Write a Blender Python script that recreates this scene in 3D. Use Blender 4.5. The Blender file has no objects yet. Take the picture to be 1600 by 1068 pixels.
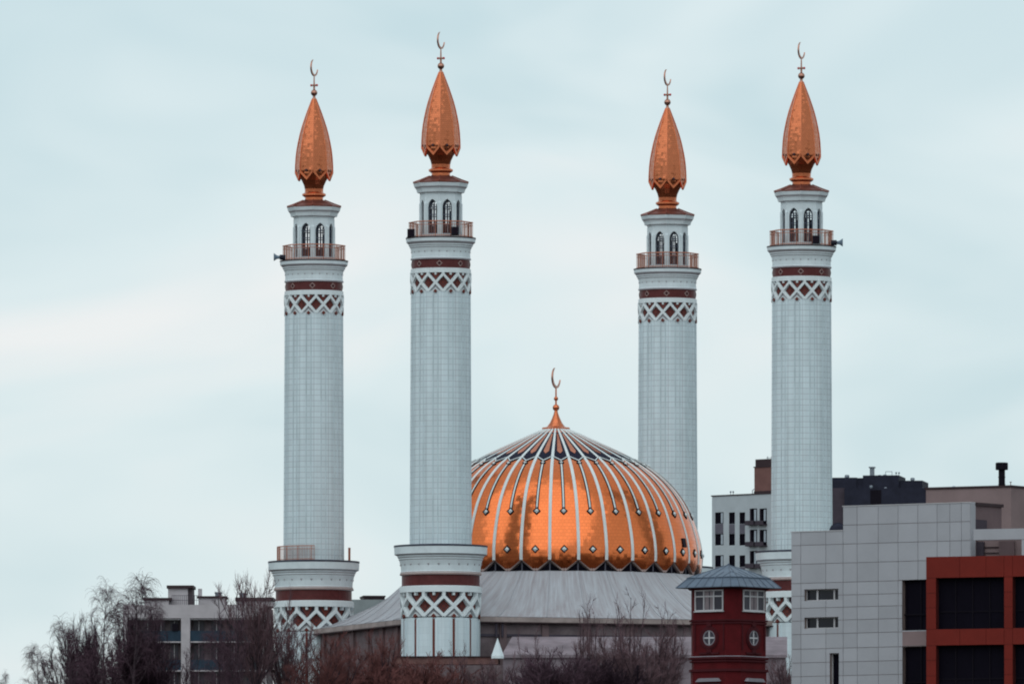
import bpy, math, random
from mathutils import Vector, Matrix
R = math.radians
sc = bpy.context.scene
COL = sc.collection

# ------------------------------------------------------------------ camera
F = 24000.0                       # focal length in photo pixels (1600 wide): a long telephoto
YH = 1920.0                       # horizon row: the camera looks slightly up
PITCH = math.atan((YH - 534) / F)
CZ = 1.7
cd = bpy.data.cameras.new('camera')
cd.sensor_width = 36.0
cd.lens = 36.0 * F / 1600
cd.clip_start = 1.0
cd.clip_end = 60000
cam = bpy.data.objects.new('camera', cd)
COL.objects.link(cam)
cam.location = (0, 0, CZ)
cam.rotation_euler = (math.pi / 2 + PITCH, 0, 0)
sc.camera = cam

# ------------------------------------------------------------------ world, sun, exposure
SUN_AZ, SUN_EL = R(198.0), R(48)
w = bpy.data.worlds.new('World')
sc.world = w
w.use_nodes = True
nt = w.node_tree
nt.nodes.clear()
def wn(t, **k):
    n = nt.nodes.new(t)
    for a, b in k.items():
        setattr(n, a, b)
    return n
sky = wn('ShaderNodeTexSky', sky_type='NISHITA', sun_disc=False, sun_elevation=SUN_EL, sun_rotation=SUN_AZ)
tc = wn('ShaderNodeTexCoord')
mp = wn('ShaderNodeMapping')
mp.inputs['Scale'].default_value = (2.2, 2.2, 5.0)
mp.inputs['Location'].default_value = (23.08, 1.9, 9.853)
noi = wn('ShaderNodeTexNoise')
noi.inputs['Scale'].default_value = 11.0
noi.inputs['Detail'].default_value = 3.5
noi.inputs['Roughness'].default_value = 0.5
noi.inputs['Distortion'].default_value = 0.6
ramp = wn('ShaderNodeValToRGB')
e = ramp.color_ramp.elements
e[0].position = 0.29; e[0].color = (0.555, 0.725, 0.785, 1)
e[1].position = 0.68; e[1].color = (0.90, 0.915, 0.925, 1)
m0 = e.new(0.5); m0.color = (0.745, 0.86, 0.895, 1)
skm = wn('ShaderNodeMix', data_type='RGBA', blend_type='MULTIPLY')
skm.inputs[0].default_value = 1.0
skm.inputs[7].default_value = (0.1, 0.1, 0.1, 1)
mx = wn('ShaderNodeMix', data_type='RGBA')
mx.inputs[0].default_value = 0.85
bg = wn('ShaderNodeBackground')
bg.inputs['Strength'].default_value = 1.0
wo = wn('ShaderNodeOutputWorld')
L = nt.links.new
L(tc.outputs['Generated'], mp.inputs['Vector'])
L(mp.outputs['Vector'], noi.inputs['Vector'])
L(noi.outputs['Fac'], ramp.inputs['Fac'])
L(sky.outputs['Color'], skm.inputs[6])
L(skm.outputs[2], mx.inputs[6])
L(ramp.outputs['Color'], mx.inputs[7])
L(mx.outputs[2], bg.inputs['Color'])
L(bg.outputs['Background'], wo.inputs['Surface'])

sd = bpy.data.lights.new('sun', 'SUN')
sd.energy = 0.85
sd.angle = R(80)
sd.color = (1.0, 0.99, 0.97)
sun = bpy.data.objects.new('sun', sd)
COL.objects.link(sun)
sv = Vector((math.sin(SUN_AZ) * math.cos(SUN_EL), math.cos(SUN_AZ) * math.cos(SUN_EL), math.sin(SUN_EL)))
sun.rotation_euler = sv.to_track_quat('Z', 'Y').to_euler()

sc.view_settings.view_transform = 'Standard'
sc.view_settings.look = 'None'
sc.view_settings.exposure = 0.0
sc.view_settings.gamma = 1.0
sc.cycles.filter_width = 2.0
sc.cycles.max_bounces = 8

# ------------------------------------------------------------------ pixel helpers
CP, SP = math.cos(PITCH), math.sin(PITCH)
def ray(px, py):
    x, v = (px - 800) / F, (534 - py) / F
    return Vector((x, CP - v * SP, SP + v * CP))
def pt(px, py, Y):
    d = ray(px, py)
    t = Y / d.y
    return Vector((d.x * t, Y, CZ + d.z * t))
def zat(py, Y):
    return pt(800, py, Y).z

def smooth(a, b, x):
    t = max(0.0, min(1.0, (x - a) / (b - a)))
    return t * t * (3 - 2 * t)
GP = [(-4000, 0), (60, 0), (500, 10), (900, 24), (1060, 32), (1300, 43), (1420, 48), (1600, 49.5), (1750, 54), (2100, 69), (2300, 70), (3000, 45), (30000, 30)]
def ground(y):
    for (a, za), (b, zb) in zip(GP, GP[1:]):
        if y <= b:
            return za + (zb - za) * max(0, (y - a) / (b - a))
    return GP[-1][1]

# ------------------------------------------------------------------ materials
def mat(name, col, rough=0.6, metal=0.0, var=0.12, vscale=0.6, island=0.0, bump=0.0, bscale=6.0, stretch=None, tint=None, spec=0.15):
    m = bpy.data.materials.new(name)
    m.use_nodes = True
    t = m.node_tree
    b = t.nodes['Principled BSDF']
    b.inputs['Roughness'].default_value = rough
    b.inputs['Metallic'].default_value = metal
    b.inputs['Specular IOR Level'].default_value = spec
    l = t.links.new
    co = t.nodes.new('ShaderNodeTexCoord')
    mpn = t.nodes.new('ShaderNodeMapping')
    mpn.inputs['Scale'].default_value = stretch or (1, 1, 1)
    l(co.outputs['Object'], mpn.inputs['Vector'])
    n = t.nodes.new('ShaderNodeTexNoise')
    n.inputs['Scale'].default_value = vscale
    n.inputs['Detail'].default_value = 6
    n.inputs['Roughness'].default_value = 0.65
    l(mpn.outputs['Vector'], n.inputs['Vector'])
    r = t.nodes.new('ShaderNodeMapRange')
    r.inputs['From Min'].default_value = 0.3
    r.inputs['From Max'].default_value = 0.7
    l(n.outputs['Fac'], r.inputs['Value'])
    mxn = t.nodes.new('ShaderNodeMix'); mxn.data_type = 'RGBA'
    c2 = tint or tuple(c * (1 - 2 * var) for c in col)
    mxn.inputs[6].default_value = (*[min(1, c * (1 + var * 0.5)) for c in col], 1)
    mxn.inputs[7].default_value = (*c2, 1)
    l(r.outputs['Result'], mxn.inputs[0])
    out = mxn.outputs[2]
    if island:
        g = t.nodes.new('ShaderNodeNewGeometry')
        r2 = t.nodes.new('ShaderNodeMapRange')
        r2.inputs['To Min'].default_value = 1 - island
        r2.inputs['To Max'].default_value = 1 + island
        l(g.outputs['Random Per Island'], r2.inputs['Value'])
        mu = t.nodes.new('ShaderNodeMix'); mu.data_type = 'RGBA'; mu.blend_type = 'MULTIPLY'
        mu.inputs[0].default_value = 1
        l(out, mu.inputs[6]); l(r2.outputs['Result'], mu.inputs[7])
        out = mu.outputs[2]
    l(out, b.inputs['Base Color'])
    if bump:
        n2 = t.nodes.new('ShaderNodeTexNoise')
        n2.inputs['Scale'].default_value = bscale
        n2.inputs['Detail'].default_value = 4
        l(co.outputs['Object'], n2.inputs['Vector'])
        bp = t.nodes.new('ShaderNodeBump')
        bp.inputs['Strength'].default_value = bump
        bp.inputs['Distance'].default_value = 0.05
        l(n2.outputs['Fac'], bp.inputs['Height'])
        l(bp.outputs['Normal'], b.inputs['Normal'])
    return m

def tile_mat(name, col, joint, bw, rh, mortar, rough=0.55, var=0.085):
    """panelled surface with a stacked joint grid in UV metres"""
    m = mat(name, col, rough, 0, var, 0.9, stretch=(1, 1, 0.07))
    t = m.node_tree; l = t.links.new
    b = t.nodes['Principled BSDF']
    src = b.inputs['Base Color'].links[0].from_socket
    uv = t.nodes.new('ShaderNodeUVMap')
    br = t.nodes.new('ShaderNodeTexBrick')
    br.offset = 0.0
    br.inputs['Scale'].default_value = 1
    br.inputs['Brick Width'].default_value = bw
    br.inputs['Row Height'].default_value = rh
    br.inputs['Mortar Size'].default_value = mortar
    br.inputs['Mortar Smooth'].default_value = 0.3
    br.inputs['Color1'].default_value = (0.93, 0.93, 0.93, 1)
    br.inputs['Color2'].default_value = (1.0, 1.0, 1.0, 1)
    br.inputs['Mortar'].default_value = (*joint, 1)
    l(uv.outputs['UV'], br.inputs['Vector'])
    mu = t.nodes.new('ShaderNodeMix'); mu.data_type = 'RGBA'; mu.blend_type = 'MULTIPLY'
    mu.inputs[0].default_value = 1
    l(src, mu.inputs[6]); l(br.outputs['Color'], mu.inputs[7])
    l(mu.outputs[2], b.inputs['Base Color'])
    return m

def copper_mat(name, col, tw, th, rough, tilt, dark=0.75):
    """polished copper shingles: every shingle leans its own way a little"""
    m = bpy.data.materials.new(name); m.use_nodes = True
    t = m.node_tree; l = t.links.new
    b = t.nodes['Principled BSDF']
    b.inputs['Metallic'].default_value = 1
    b.inputs['Roughness'].default_value = rough
    uv = t.nodes.new('ShaderNodeUVMap')
    br = t.nodes.new('ShaderNodeTexBrick')
    br.inputs['Scale'].default_value = 1
    br.inputs['Brick Width'].default_value = tw
    br.inputs['Row Height'].default_value = th
    br.inputs['Mortar Size'].default_value = 0.022
    br.inputs['Color1'].default_value = (*[c * 1.0 for c in col], 1)
    br.inputs['Color2'].default_value = (*[c * 0.9 for c in col], 1)
    br.inputs['Mortar'].default_value = (*[c * dark for c in col], 1)
    l(uv.outputs['UV'], br.inputs['Vector'])
    l(br.outputs['Color'], b.inputs['Base Color'])
    sn = t.nodes.new('ShaderNodeVectorMath'); sn.operation = 'SNAP'
    sn.inputs[1].default_value = (tw, th, 1)
    l(uv.outputs['UV'], sn.inputs[0])
    wnz = t.nodes.new('ShaderNodeTexWhiteNoise'); wnz.noise_dimensions = '3D'
    l(sn.outputs[0], wnz.inputs['Vector'])
    sb = t.nodes.new('ShaderNodeVectorMath'); sb.operation = 'SUBTRACT'
    sb.inputs[1].default_value = (0.5, 0.5, 0.5)
    l(wnz.outputs['Color'], sb.inputs[0])
    scn = t.nodes.new('ShaderNodeVectorMath'); scn.operation = 'SCALE'
    scn.inputs['Scale'].default_value = tilt
    l(sb.outputs[0], scn.inputs[0])
    # broad waviness of the sheet
    co = t.nodes.new('ShaderNodeTexCoord')
    n2 = t.nodes.new('ShaderNodeTexNoise'); n2.inputs['Scale'].default_value = 1.2; n2.inputs['Detail'].default_value = 3
    l(co.outputs['Object'], n2.inputs['Vector'])
    sb2 = t.nodes.new('ShaderNodeVectorMath'); sb2.operation = 'SUBTRACT'
    sb2.inputs[1].default_value = (0.5, 0.5, 0.5)
    l(n2.outputs['Color'], sb2.inputs[0])
    sc2 = t.nodes.new('ShaderNodeVectorMath'); sc2.operation = 'SCALE'; sc2.inputs['Scale'].default_value = tilt * 1.2
    l(sb2.outputs[0], sc2.inputs[0])
    g = t.nodes.new('ShaderNodeNewGeometry')
    ad = t.nodes.new('ShaderNodeVectorMath'); ad.operation = 'ADD'
    l(g.outputs['Normal'], ad.inputs[0]); l(scn.outputs[0], ad.inputs[1])
    ad2 = t.nodes.new('ShaderNodeVectorMath'); ad2.operation = 'ADD'
    l(ad.outputs[0], ad2.inputs[0]); l(sc2.outputs[0], ad2.inputs[1])
    nm = t.nodes.new('ShaderNodeVectorMath'); nm.operation = 'NORMALIZE'
    l(ad2.outputs[0], nm.inputs[0])
    l(nm.outputs[0], b.inputs['Normal'])
    return m

M = {}
M['shaft'] = tile_mat('white_stone_panels', (0.68, 0.80, 0.84), (0.58, 0.56, 0.58), 0.785, 0.55, 0.024)
M['drum'] = tile_mat('white_drum_panels', (0.66, 0.77, 0.81), (0.86, 0.85, 0.87), 4.0, 0.62, 0.020)
M['white'] = mat('white_stone', (0.69, 0.78, 0.81), 0.55, var=0.07, vscale=0.8)
M['bar'] = mat('white_lattice_stone', (0.72, 0.80, 0.82), 0.5, var=0.05)
M['seamstone'] = mat('seam_stone', (0.58, 0.69, 0.73), 0.6)
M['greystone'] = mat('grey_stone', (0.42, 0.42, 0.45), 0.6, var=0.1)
M['redband'] = mat('dark_red_tiles', (0.115, 0.030, 0.030), 0.4, var=0.15, vscale=2.0)
M['redtile'] = mat('red_brown_tiles', (0.17, 0.045, 0.035), 0.45, var=0.15, vscale=2.0)
M['dkred'] = mat('dark_inlay_and_lattice_shade', (0.06, 0.035, 0.045), 0.5, var=0.15)  # shadow behind the lattice put into the colour; also plain dark inlays
M['pinkline'] = mat('buff_moulding', (0.40, 0.30, 0.28), 0.6)
M['lead'] = mat('dark_lead_flashing', (0.05, 0.055, 0.08), 0.5)
M['bud'] = copper_mat('copper_shingles_small', (0.54, 0.165, 0.075), 0.28, 0.20, 0.19, 0.17)
M['dome'] = copper_mat('copper_shingles', (0.76, 0.195, 0.065), 0.40, 0.34, 0.20, 0.075)
M['copper'] = mat('smooth_copper', (0.62, 0.185, 0.085), 0.25, 1.0, var=0.12, vscale=1.5)
M['dkcopper'] = mat('tarnished_copper_roof', (0.24, 0.085, 0.065), 0.45, 0.6, var=0.25, vscale=1.5)
M['rail'] = mat('copper_painted_railing', (0.46, 0.18, 0.115), 0.45, 0.2)
M['crescent'] = mat('gilded_metal', (0.45, 0.23, 0.17), 0.3, 1.0)
M['tracery'] = mat('dark_window_tracery', (0.07, 0.085, 0.12), 0.4)
M['black'] = mat('black_lacquer', (0.014, 0.009, 0.016), 0.5, spec=0.05)
M['navy'] = mat('navy_enamel', (0.010, 0.010, 0.028), 0.5, spec=0.05)
M['glass'] = mat('dark_glass', (0.010, 0.010, 0.018), 0.12, var=0.2, spec=0.25)
M['glassdull'] = mat('dark_dusty_glass', (0.006, 0.005, 0.010), 0.6, spec=0.03)
M['paleglass'] = mat('pale_reflecting_glass', (0.42, 0.48, 0.54), 0.2, var=0.1)
M['rib'] = mat('white_rib_enamel', (0.70, 0.76, 0.76), 0.4, var=0.06)
M['red_lamp'] = mat('red_lamp_glass', (0.55, 0.03, 0.04), 0.3)
M['speaker'] = mat('dark_speaker_casing', (0.02, 0.022, 0.035), 0.5)
M['horn'] = mat('grey_blue_horn', (0.18, 0.25, 0.32), 0.5)
M['tent'] = mat('weathered_grey_roofing', (0.41, 0.44, 0.475), 0.5, var=0.12, vscale=1.8, tint=(0.28, 0.26, 0.275))
M['fascia'] = mat('buff_fascia', (0.36, 0.30, 0.285), 0.6, var=0.2)
M['hallwall'] = mat('brown_grey_render', (0.19, 0.15, 0.16), 0.8, var=0.25, vscale=0.5)
M['annex'] = mat('pale_grey_render', (0.25, 0.21, 0.235), 0.8, var=0.22, vscale=0.35)
M['darkwall'] = mat('dark_grey_render', (0.07, 0.06, 0.08), 0.8, var=0.2)
M['brick'] = mat('brown_brick', (0.20, 0.11, 0.10), 0.8, var=0.2, vscale=1.0)
M['soil'] = mat('winter_hillside', (0.085, 0.06, 0.05), 0.95, var=0.3, vscale=0.08)
# right hand buildings
M['clad'] = mat('pale_grey_cladding', (0.375, 0.385, 0.415), 0.45, var=0.05, island=0.06, vscale=0.4)
M['joint'] = mat('buff_panel_joint', (0.25, 0.195, 0.185), 0.7)
M['orange'] = mat('orange_red_cladding', (0.165, 0.016, 0.010), 0.5, var=0.10, island=0.05, vscale=0.5)
M['orangejoint'] = mat('dark_red_joint', (0.085, 0.016, 0.014), 0.6)
M['beige'] = mat('mauve_beige_render', (0.25, 0.185, 0.185), 0.8, var=0.10, vscale=0.4)
M['brownside'] = mat('dull_brown_render', (0.155, 0.11, 0.115), 0.8, var=0.12)
M['blackmetal'] = mat('black_metal', (0.010, 0.008, 0.013), 0.5, spec=0.05)
M['capdark'] = mat('dark_brown_coping', (0.045, 0.028, 0.032), 0.6)
M['aptwall'] = mat('pale_blue_grey_render', (0.44, 0.49, 0.52), 0.8, var=0.06)
M['aptpanel'] = mat('grey_mauve_panel', (0.13, 0.125, 0.155), 0.7)
M['pent'] = mat('red_brown_brickwork', (0.185, 0.095, 0.085), 0.8, var=0.12)
M['slateblock'] = mat('dark_slate_cladding', (0.022, 0.024, 0.042), 0.7, var=0.2)
M['slatebrown'] = mat('dark_mauve_cladding', (0.062, 0.05, 0.065), 0.7, var=0.15)
M['zinc'] = mat('zinc_vent', (0.22, 0.25, 0.29), 0.4, 0.5)
M['towerred'] = mat('dark_red_painted_render', (0.092, 0.006, 0.009), 0.8, var=0.16, vscale=1.2)
M['towerdk'] = mat('deep_red_moulding', (0.062, 0.009, 0.013), 0.8, var=0.12)
M['towerroof'] = mat('blue_grey_sheet_roof', (0.125, 0.165, 0.22), 0.45, 0.1, var=0.14, vscale=1.5)
M['seam'] = mat('blue_grey_seam', (0.085, 0.11, 0.15), 0.45)
M['wframe'] = mat('white_window_frame', (0.50, 0.50, 0.52), 0.5)
M['winglass'] = mat('grey_window_glass', (0.055, 0.052, 0.068), 0.15, var=0.2)
M['curtain'] = mat('pale_curtain', (0.25, 0.215, 0.23), 0.8, var=0.25, vscale=5.0, stretch=(3, 3, 0.3))
M['ledge'] = mat('grey_ledge', (0.25, 0.24, 0.27), 0.6)
# left building
M['lbwall'] = mat('pale_grey_concrete', (0.48, 0.455, 0.475), 0.8, var=0.10)
M['lbblue'] = mat('blue_balcony_panel', (0.024, 0.048, 0.075), 0.6, var=0.2)
M['lbteal'] = mat('teal_balcony_panel', (0.024, 0.045, 0.058), 0.6, var=0.2)
M['lbinner'] = mat('buff_balcony_wall', (0.15, 0.125, 0.135), 0.8, var=0.2)
# trees
M['bark'] = mat('dark_bark', (0.060, 0.040, 0.050), 0.9, var=0.3, vscale=3)
M['birchbark'] = mat('pale_brown_birch_bark', (0.085, 0.060, 0.072), 0.9, var=0.4, vscale=2.5)
M['twigdark'] = mat('dark_purple_twigs', (0.098, 0.057, 0.076), 0.9, var=0.3, vscale=1.0)
M['twigred'] = mat('red_brown_twigs', (0.19, 0.078, 0.074), 0.9, var=0.3, vscale=1.0)
M['twigmauve'] = mat('mauve_brown_twigs', (0.165, 0.10, 0.113), 0.9, var=0.3, vscale=1.0)
M['twigblack'] = mat('blackish_twigs', (0.036, 0.019, 0.029), 0.9, var=0.3, vscale=1.0)

# ------------------------------------------------------------------ mesh builder
class MB:
    def __init__(s):
        s.v = []; s.f = []; s.m = []; s.uv = []
    def vert(s, p):
        s.v.append(tuple(p)); return len(s.v) - 1
    def face(s, idx, mi=0, uv=None):
        s.f.append(tuple(idx)); s.m.append(mi); s.uv.append(uv)
    def box(s, x0, x1, y0, y1, z0, z1, mi=0, T=None):
        ps = [(x, y, z) for z in (z0, z1) for y in (y0, y1) for x in (x0, x1)]
        if T is not None:
            ps = [T @ Vector(p) for p in ps]
        b = len(s.v)
        s.v += [tuple(p) for p in ps]
        for q in ((0, 2, 3, 1), (4, 5, 7, 6), (0, 1, 5, 4), (2, 6, 7, 3), (0, 4, 6, 2), (1, 3, 7, 5)):
            s.face([b + i for i in q], mi)
    def prism(s, poly, fn0, fn1, mi=0):
        """poly: list of 2D points, fn0/fn1 map a 2D point to the two faces"""
        n = len(poly); b = len(s.v)
        s.v += [tuple(fn0(p)) for p in poly] + [tuple(fn1(p)) for p in poly]
        s.face([b + i for i in range(n)], mi)
        s.face([b + n + i for i in reversed(range(n))], mi)
        for i in range(n):
            j = (i + 1) % n
            s.face([b + i, b + n + i, b + n + j, b + j], mi)
    def lathe(s, prof, n, phase=0.0, mi=0, cap=True, split=True, c=(0, 0)):
        """prof: list of (r, z[, mat]) bottom to top; each ring polygonal"""
        rings = []
        for p in prof:
            r, z = p[0], p[1]
            rings.append([s.vert((c[0] + r * math.cos(phase + 2 * math.pi * k / n), c[1] + r * math.sin(phase + 2 * math.pi * k / n), z)) for k in range(n)])
        vv = 0.0
        for i in range(len(prof) - 1):
            m_ = prof[i][2] if len(prof[i]) > 2 else mi
            dv = math.hypot(prof[i + 1][0] - prof[i][0], prof[i + 1][1] - prof[i][1])
            rr = max(prof[i][0], prof[i + 1][0])
            for k in range(n):
                k2 = (k + 1) % n
                u0, u1 = rr * 2 * math.pi * k / n, rr * 2 * math.pi * (k + 1) / n
                s.face([rings[i][k], rings[i][k2], rings[i + 1][k2], rings[i + 1][k]], m_, [(u0, vv), (u1, vv), (u1, vv + dv), (u0, vv + dv)])
            vv += dv
        if cap:
            s.face(list(reversed(rings[0])), prof[0][2] if len(prof[0]) > 2 else mi)
            s.face(rings[-1], prof[-1][2] if len(prof[-1]) > 2 else mi)
    def tube(s, pts, rad, n=5, mi=0, k_=1.0):
        rings = []
        k = len(pts)
        for i, p in enumerate(pts):
            d = (pts[min(i + 1, k - 1)] - pts[max(i - 1, 0)])
            if d.length < 1e-9: d = Vector((0, 0, 1))
            d.normalize()
            a = d.orthogonal().normalized() if i == 0 else (a - d * a.dot(d))
            if a.length < 1e-6: a = d.orthogonal()
            a.normalize()
            b = d.cross(a)
            r = rad[i] if isinstance(rad, (list, tuple)) else rad
            base = len(s.v)
            for j in range(n):
                t = 2 * math.pi * j / n
                q = p + (a * math.cos(t) + b * math.sin(t)) * r
                s.v.append((q.x, q.y, q.z))
            rings.append(base)
        for i in range(k - 1):
            for j in range(n):
                j2 = (j + 1) % n
                s.f.append((rings[i] + j, rings[i] + j2, rings[i + 1] + j2, rings[i + 1] + j)); s.m.append(mi); s.uv.append(None)
        s.face([rings[0] + j for j in reversed(range(n))], mi)
        s.face([rings[-1] + j for j in range(n)], mi)
    def ball(s, c, r, mi=0, nu=12, nv=8, sz=1.0):
        prof = [(max(1e-4, r * math.sin(math.pi * i / nv)), c[2] - r * sz * math.cos(math.pi * i / nv)) for i in range(nv + 1)]
        s.lathe(prof, nu, 0, mi, cap=False, c=(c[0], c[1]))
    def build(s, name, mats, parent=None, smooth=False, angle=None):
        me = bpy.data.meshes.new(name)
        me.from_pydata(s.v, [], s.f)
        if not isinstance(mats, (list, tuple)): mats = [mats]
        for m_ in mats: me.materials.append(m_)
        me.polygons.foreach_set('material_index', s.m)
        if any(u is not None for u in s.uv):
            ul = me.uv_layers.new(name='UVMap')
            for p, u in zip(me.polygons, s.uv):
                if u is not None:
                    for li, q in zip(p.loop_indices, u):
                        ul.data[li].uv = q
        if smooth:
            me.polygons.foreach_set('use_smooth', [True] * len(me.polygons))
        me.update()
        o = bpy.data.objects.new(name, me)
        COL.objects.link(o)
        if parent: o.parent = parent
        return o

def tag(o, label=None, cat=None, group=None, kind=None):
    if label: o['label'] = label
    if cat: o['category'] = cat
    if group: o['group'] = group
    if kind: o['kind'] = kind
    return o
def empty(name, loc, rz=0.0, **k):
    o = bpy.data.objects.new(name, None)
    COL.objects.link(o)
    o.location = loc
    o.rotation_euler = (0, 0, rz)
    return tag(o, **k)
def copy_tree(o, parent=None):
    c = o.copy()
    COL.objects.link(c)
    if parent: c.parent = parent
    for ch in o.children:
        copy_tree(ch, c)
    return c

# ------------------------------------------------------------------ ground
g = MB()
ys = [-3000, -500, 60, 200, 350, 500, 650, 780, 900, 1060, 1180, 1300, 1360, 1420, 1500, 1600, 1680, 1750, 1900, 2100, 2300, 2600, 3000, 6000, 30000]
xs = [-12000, -4000, -1500, -700, -400, -250, -150, -90, -50, -20, 0, 20, 50, 90, 150, 250, 400, 700, 1500, 4000, 12000]
rnd = random.Random(3)
for y in ys:
    for x in xs:
        g.vert((x, y, ground(y) + (rnd.uniform(-0.8, 0.3) if 60 < y < 2000 else 0)))
for j in range(len(ys) - 1):
    for i in range(len(xs) - 1):
        a = j * len(xs) + i
        g.face((a, a + 1, a + len(xs) + 1, a + len(xs)))
tag(g.build('ground', M['soil'], smooth=True), kind='structure')

# ------------------------------------------------------------------ minarets
PHI = R(19.9); SIDE = 37.8; HS = SIDE / 2
ex, ey = Vector((math.cos(PHI), math.sin(PHI))), Vector((-math.sin(PHI), math.cos(PHI)))
pB = pt(688.7, 600, 1500.0)
ctr = Vector((pB.x, pB.y)) + ex * HS + ey * HS
ZG = 49.0                                   # mosque ground level
Z = lambda py: zat(py, 1500.0) - ZG         # height of a photo row on the front minaret
PXM = 16.0
def P(lst):                                  # (r px, y px[, mat]) -> metres
    return [(p[0] / PXM, Z(p[1])) + tuple(p[2:]) for p in lst]
PH12, PH8 = R(15), R(22.5)

def cyl_bar(mb, th0, z0, th1, z1, rin, rout, wid, mi=0, seg=5):
    """straight bar laid on a cylinder between two (angle, z) points"""
    rings = []
    for i in range(seg + 1):
        t = i / seg
        th, z = th0 + (th1 - th0) * t, z0 + (z1 - z0) * t
        er = Vector((math.cos(th), math.sin(th), 0))
        et = Vector((-math.sin(th), math.cos(th), 0))
        ri, ro = rin(z), rout(z)
        tang = (et * ((th1 - th0) * ro) + Vector((0, 0, z1 - z0))).normalized()
        side = er.cross(tang) * (wid / 2)
        c0, c1 = er * ri, er * ro
        up = Vector((0, 0, z))
        rings.append([mb.vert(c0 - side + up), mb.vert(c0 + side + up), mb.vert(c1 + side * 0.75 + up), mb.vert(c1 - side * 0.75 + up)])
    for a, b in zip(rings, rings[1:]):
        for j in range(4):
            k = (j + 1) % 4
            mb.face((a[j], a[k], b[k], b[j]), mi)
    mb.face(rings[0][::-1], mi); mb.face(rings[-1], mi)

def cyl_patch(mb, pts, r, mi=0, thick=0.05):
    """small flat-ish polygon of (angle, z) points set on a cylinder"""
    f0 = lambda p: (r(p[1]) * math.cos(p[0]), r(p[1]) * math.sin(p[0]), p[1])
    f1 = lambda p: ((r(p[1]) + thick) * math.cos(p[0]), (r(p[1]) + thick) * math.sin(p[0]), p[1])
    mb.prism(pts, f0, f1, mi)

def lattice(root, name, ztop, zt, zm, zb, rt, rb, wid, depth):
    """crossing white bars in front of red tiles: a row of diamonds under a row of Vs"""
    ro = lambda z: rb + (rt - rb) * (z - zb) / (ztop - zb)
    ri = lambda z: ro(z) - depth
    hw = R(15)
    mb = MB()
    for k in range(12):
        d = PH12 + k * R(30)
        cyl_bar(mb, d, zb, d + 2 * hw, zt, ri, ro, wid)
        cyl_bar(mb, d, zb, d - 2 * hw, zt, ri, lambda z: ro(z) - 0.006, wid)
        cyl_bar(mb, d, zt - wid * 0.3, d, ztop, ri, lambda z: ro(z) - 0.012, wid * 1.1, seg=1)
        # short pendant between the Vs
        c = d + hw
        cyl_bar(mb, c, ztop - (ztop - zm) * 0.30, c, ztop, ri, lambda z: ro(z) - 0.10, wid * 0.75, seg=1)
    lo = mb.build(name, M['bar'], root)
    bk = MB()
    bk.lathe([(ri(zb) - 0.02, zb - 0.15), (ri(zb) - 0.02, zb), (ri(ztop) - 0.02, ztop)], 48, 0, 0, cap=False)  # backing coloured as the shadow around the red diamonds
    hz = (zt - zb) / 2
    for k in range(12):
        d = PH12 + k * R(30)
        zc = (zt + zb) / 2
        for s_, th, mi in ((0.62, 0.03, 1), (0.36, 0.05, 0), (0.26, 0.07, 1)):
            cyl_patch(bk, [(d, zc - hz * s_), (d + hw * s_, zc), (d, zc + hz * s_), (d - hw * s_, zc)], lambda z: ri(z) - 0.02, mi, th)
        c = d + hw
        cyl_patch(bk, [(c, zm + hz * 0.3), (c + hw * 0.66, ztop - 0.05), (c - hw * 0.66, ztop - 0.05)], lambda z: ri(z) - 0.02, 1, 0.03)
    bk.build('lattice_tiles', [M['dkred'], M['redtile']], lo)
    # pale gables under the crossings with a red diamond at the tip
    gb = MB()
    for k in range(12):
        c = PH12 + k * R(30) + hw
        cyl_patch(gb, [(c - hw, zb - 0.05), (c + hw, zb - 0.05), (c + hw * .0, zm - wid * 0.8)], lambda z: ri(z) - 0.02, 0, depth * 0.45)
        cyl_patch(gb, [(c - hw * 0.62, zb - 0.05), (c + hw * 0.62, zb - 0.05), (c, zb + (zm - zb) * 0.42)], lambda z: ri(z) - 0.02, 1, depth * 0.7)
        q = (zm - zb) * 0.23
        cyl_patch(gb, [(c, zb - q), (c + q / rb, zb), (c, zb + q), (c - q / rb, zb)], lambda z: ri(z) - 0.02, 2, depth * 0.95 + 0.06)
    gb.build('gable_row', [M['greystone'], M['bar'], M['redtile']], lo)
    return lo

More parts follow.
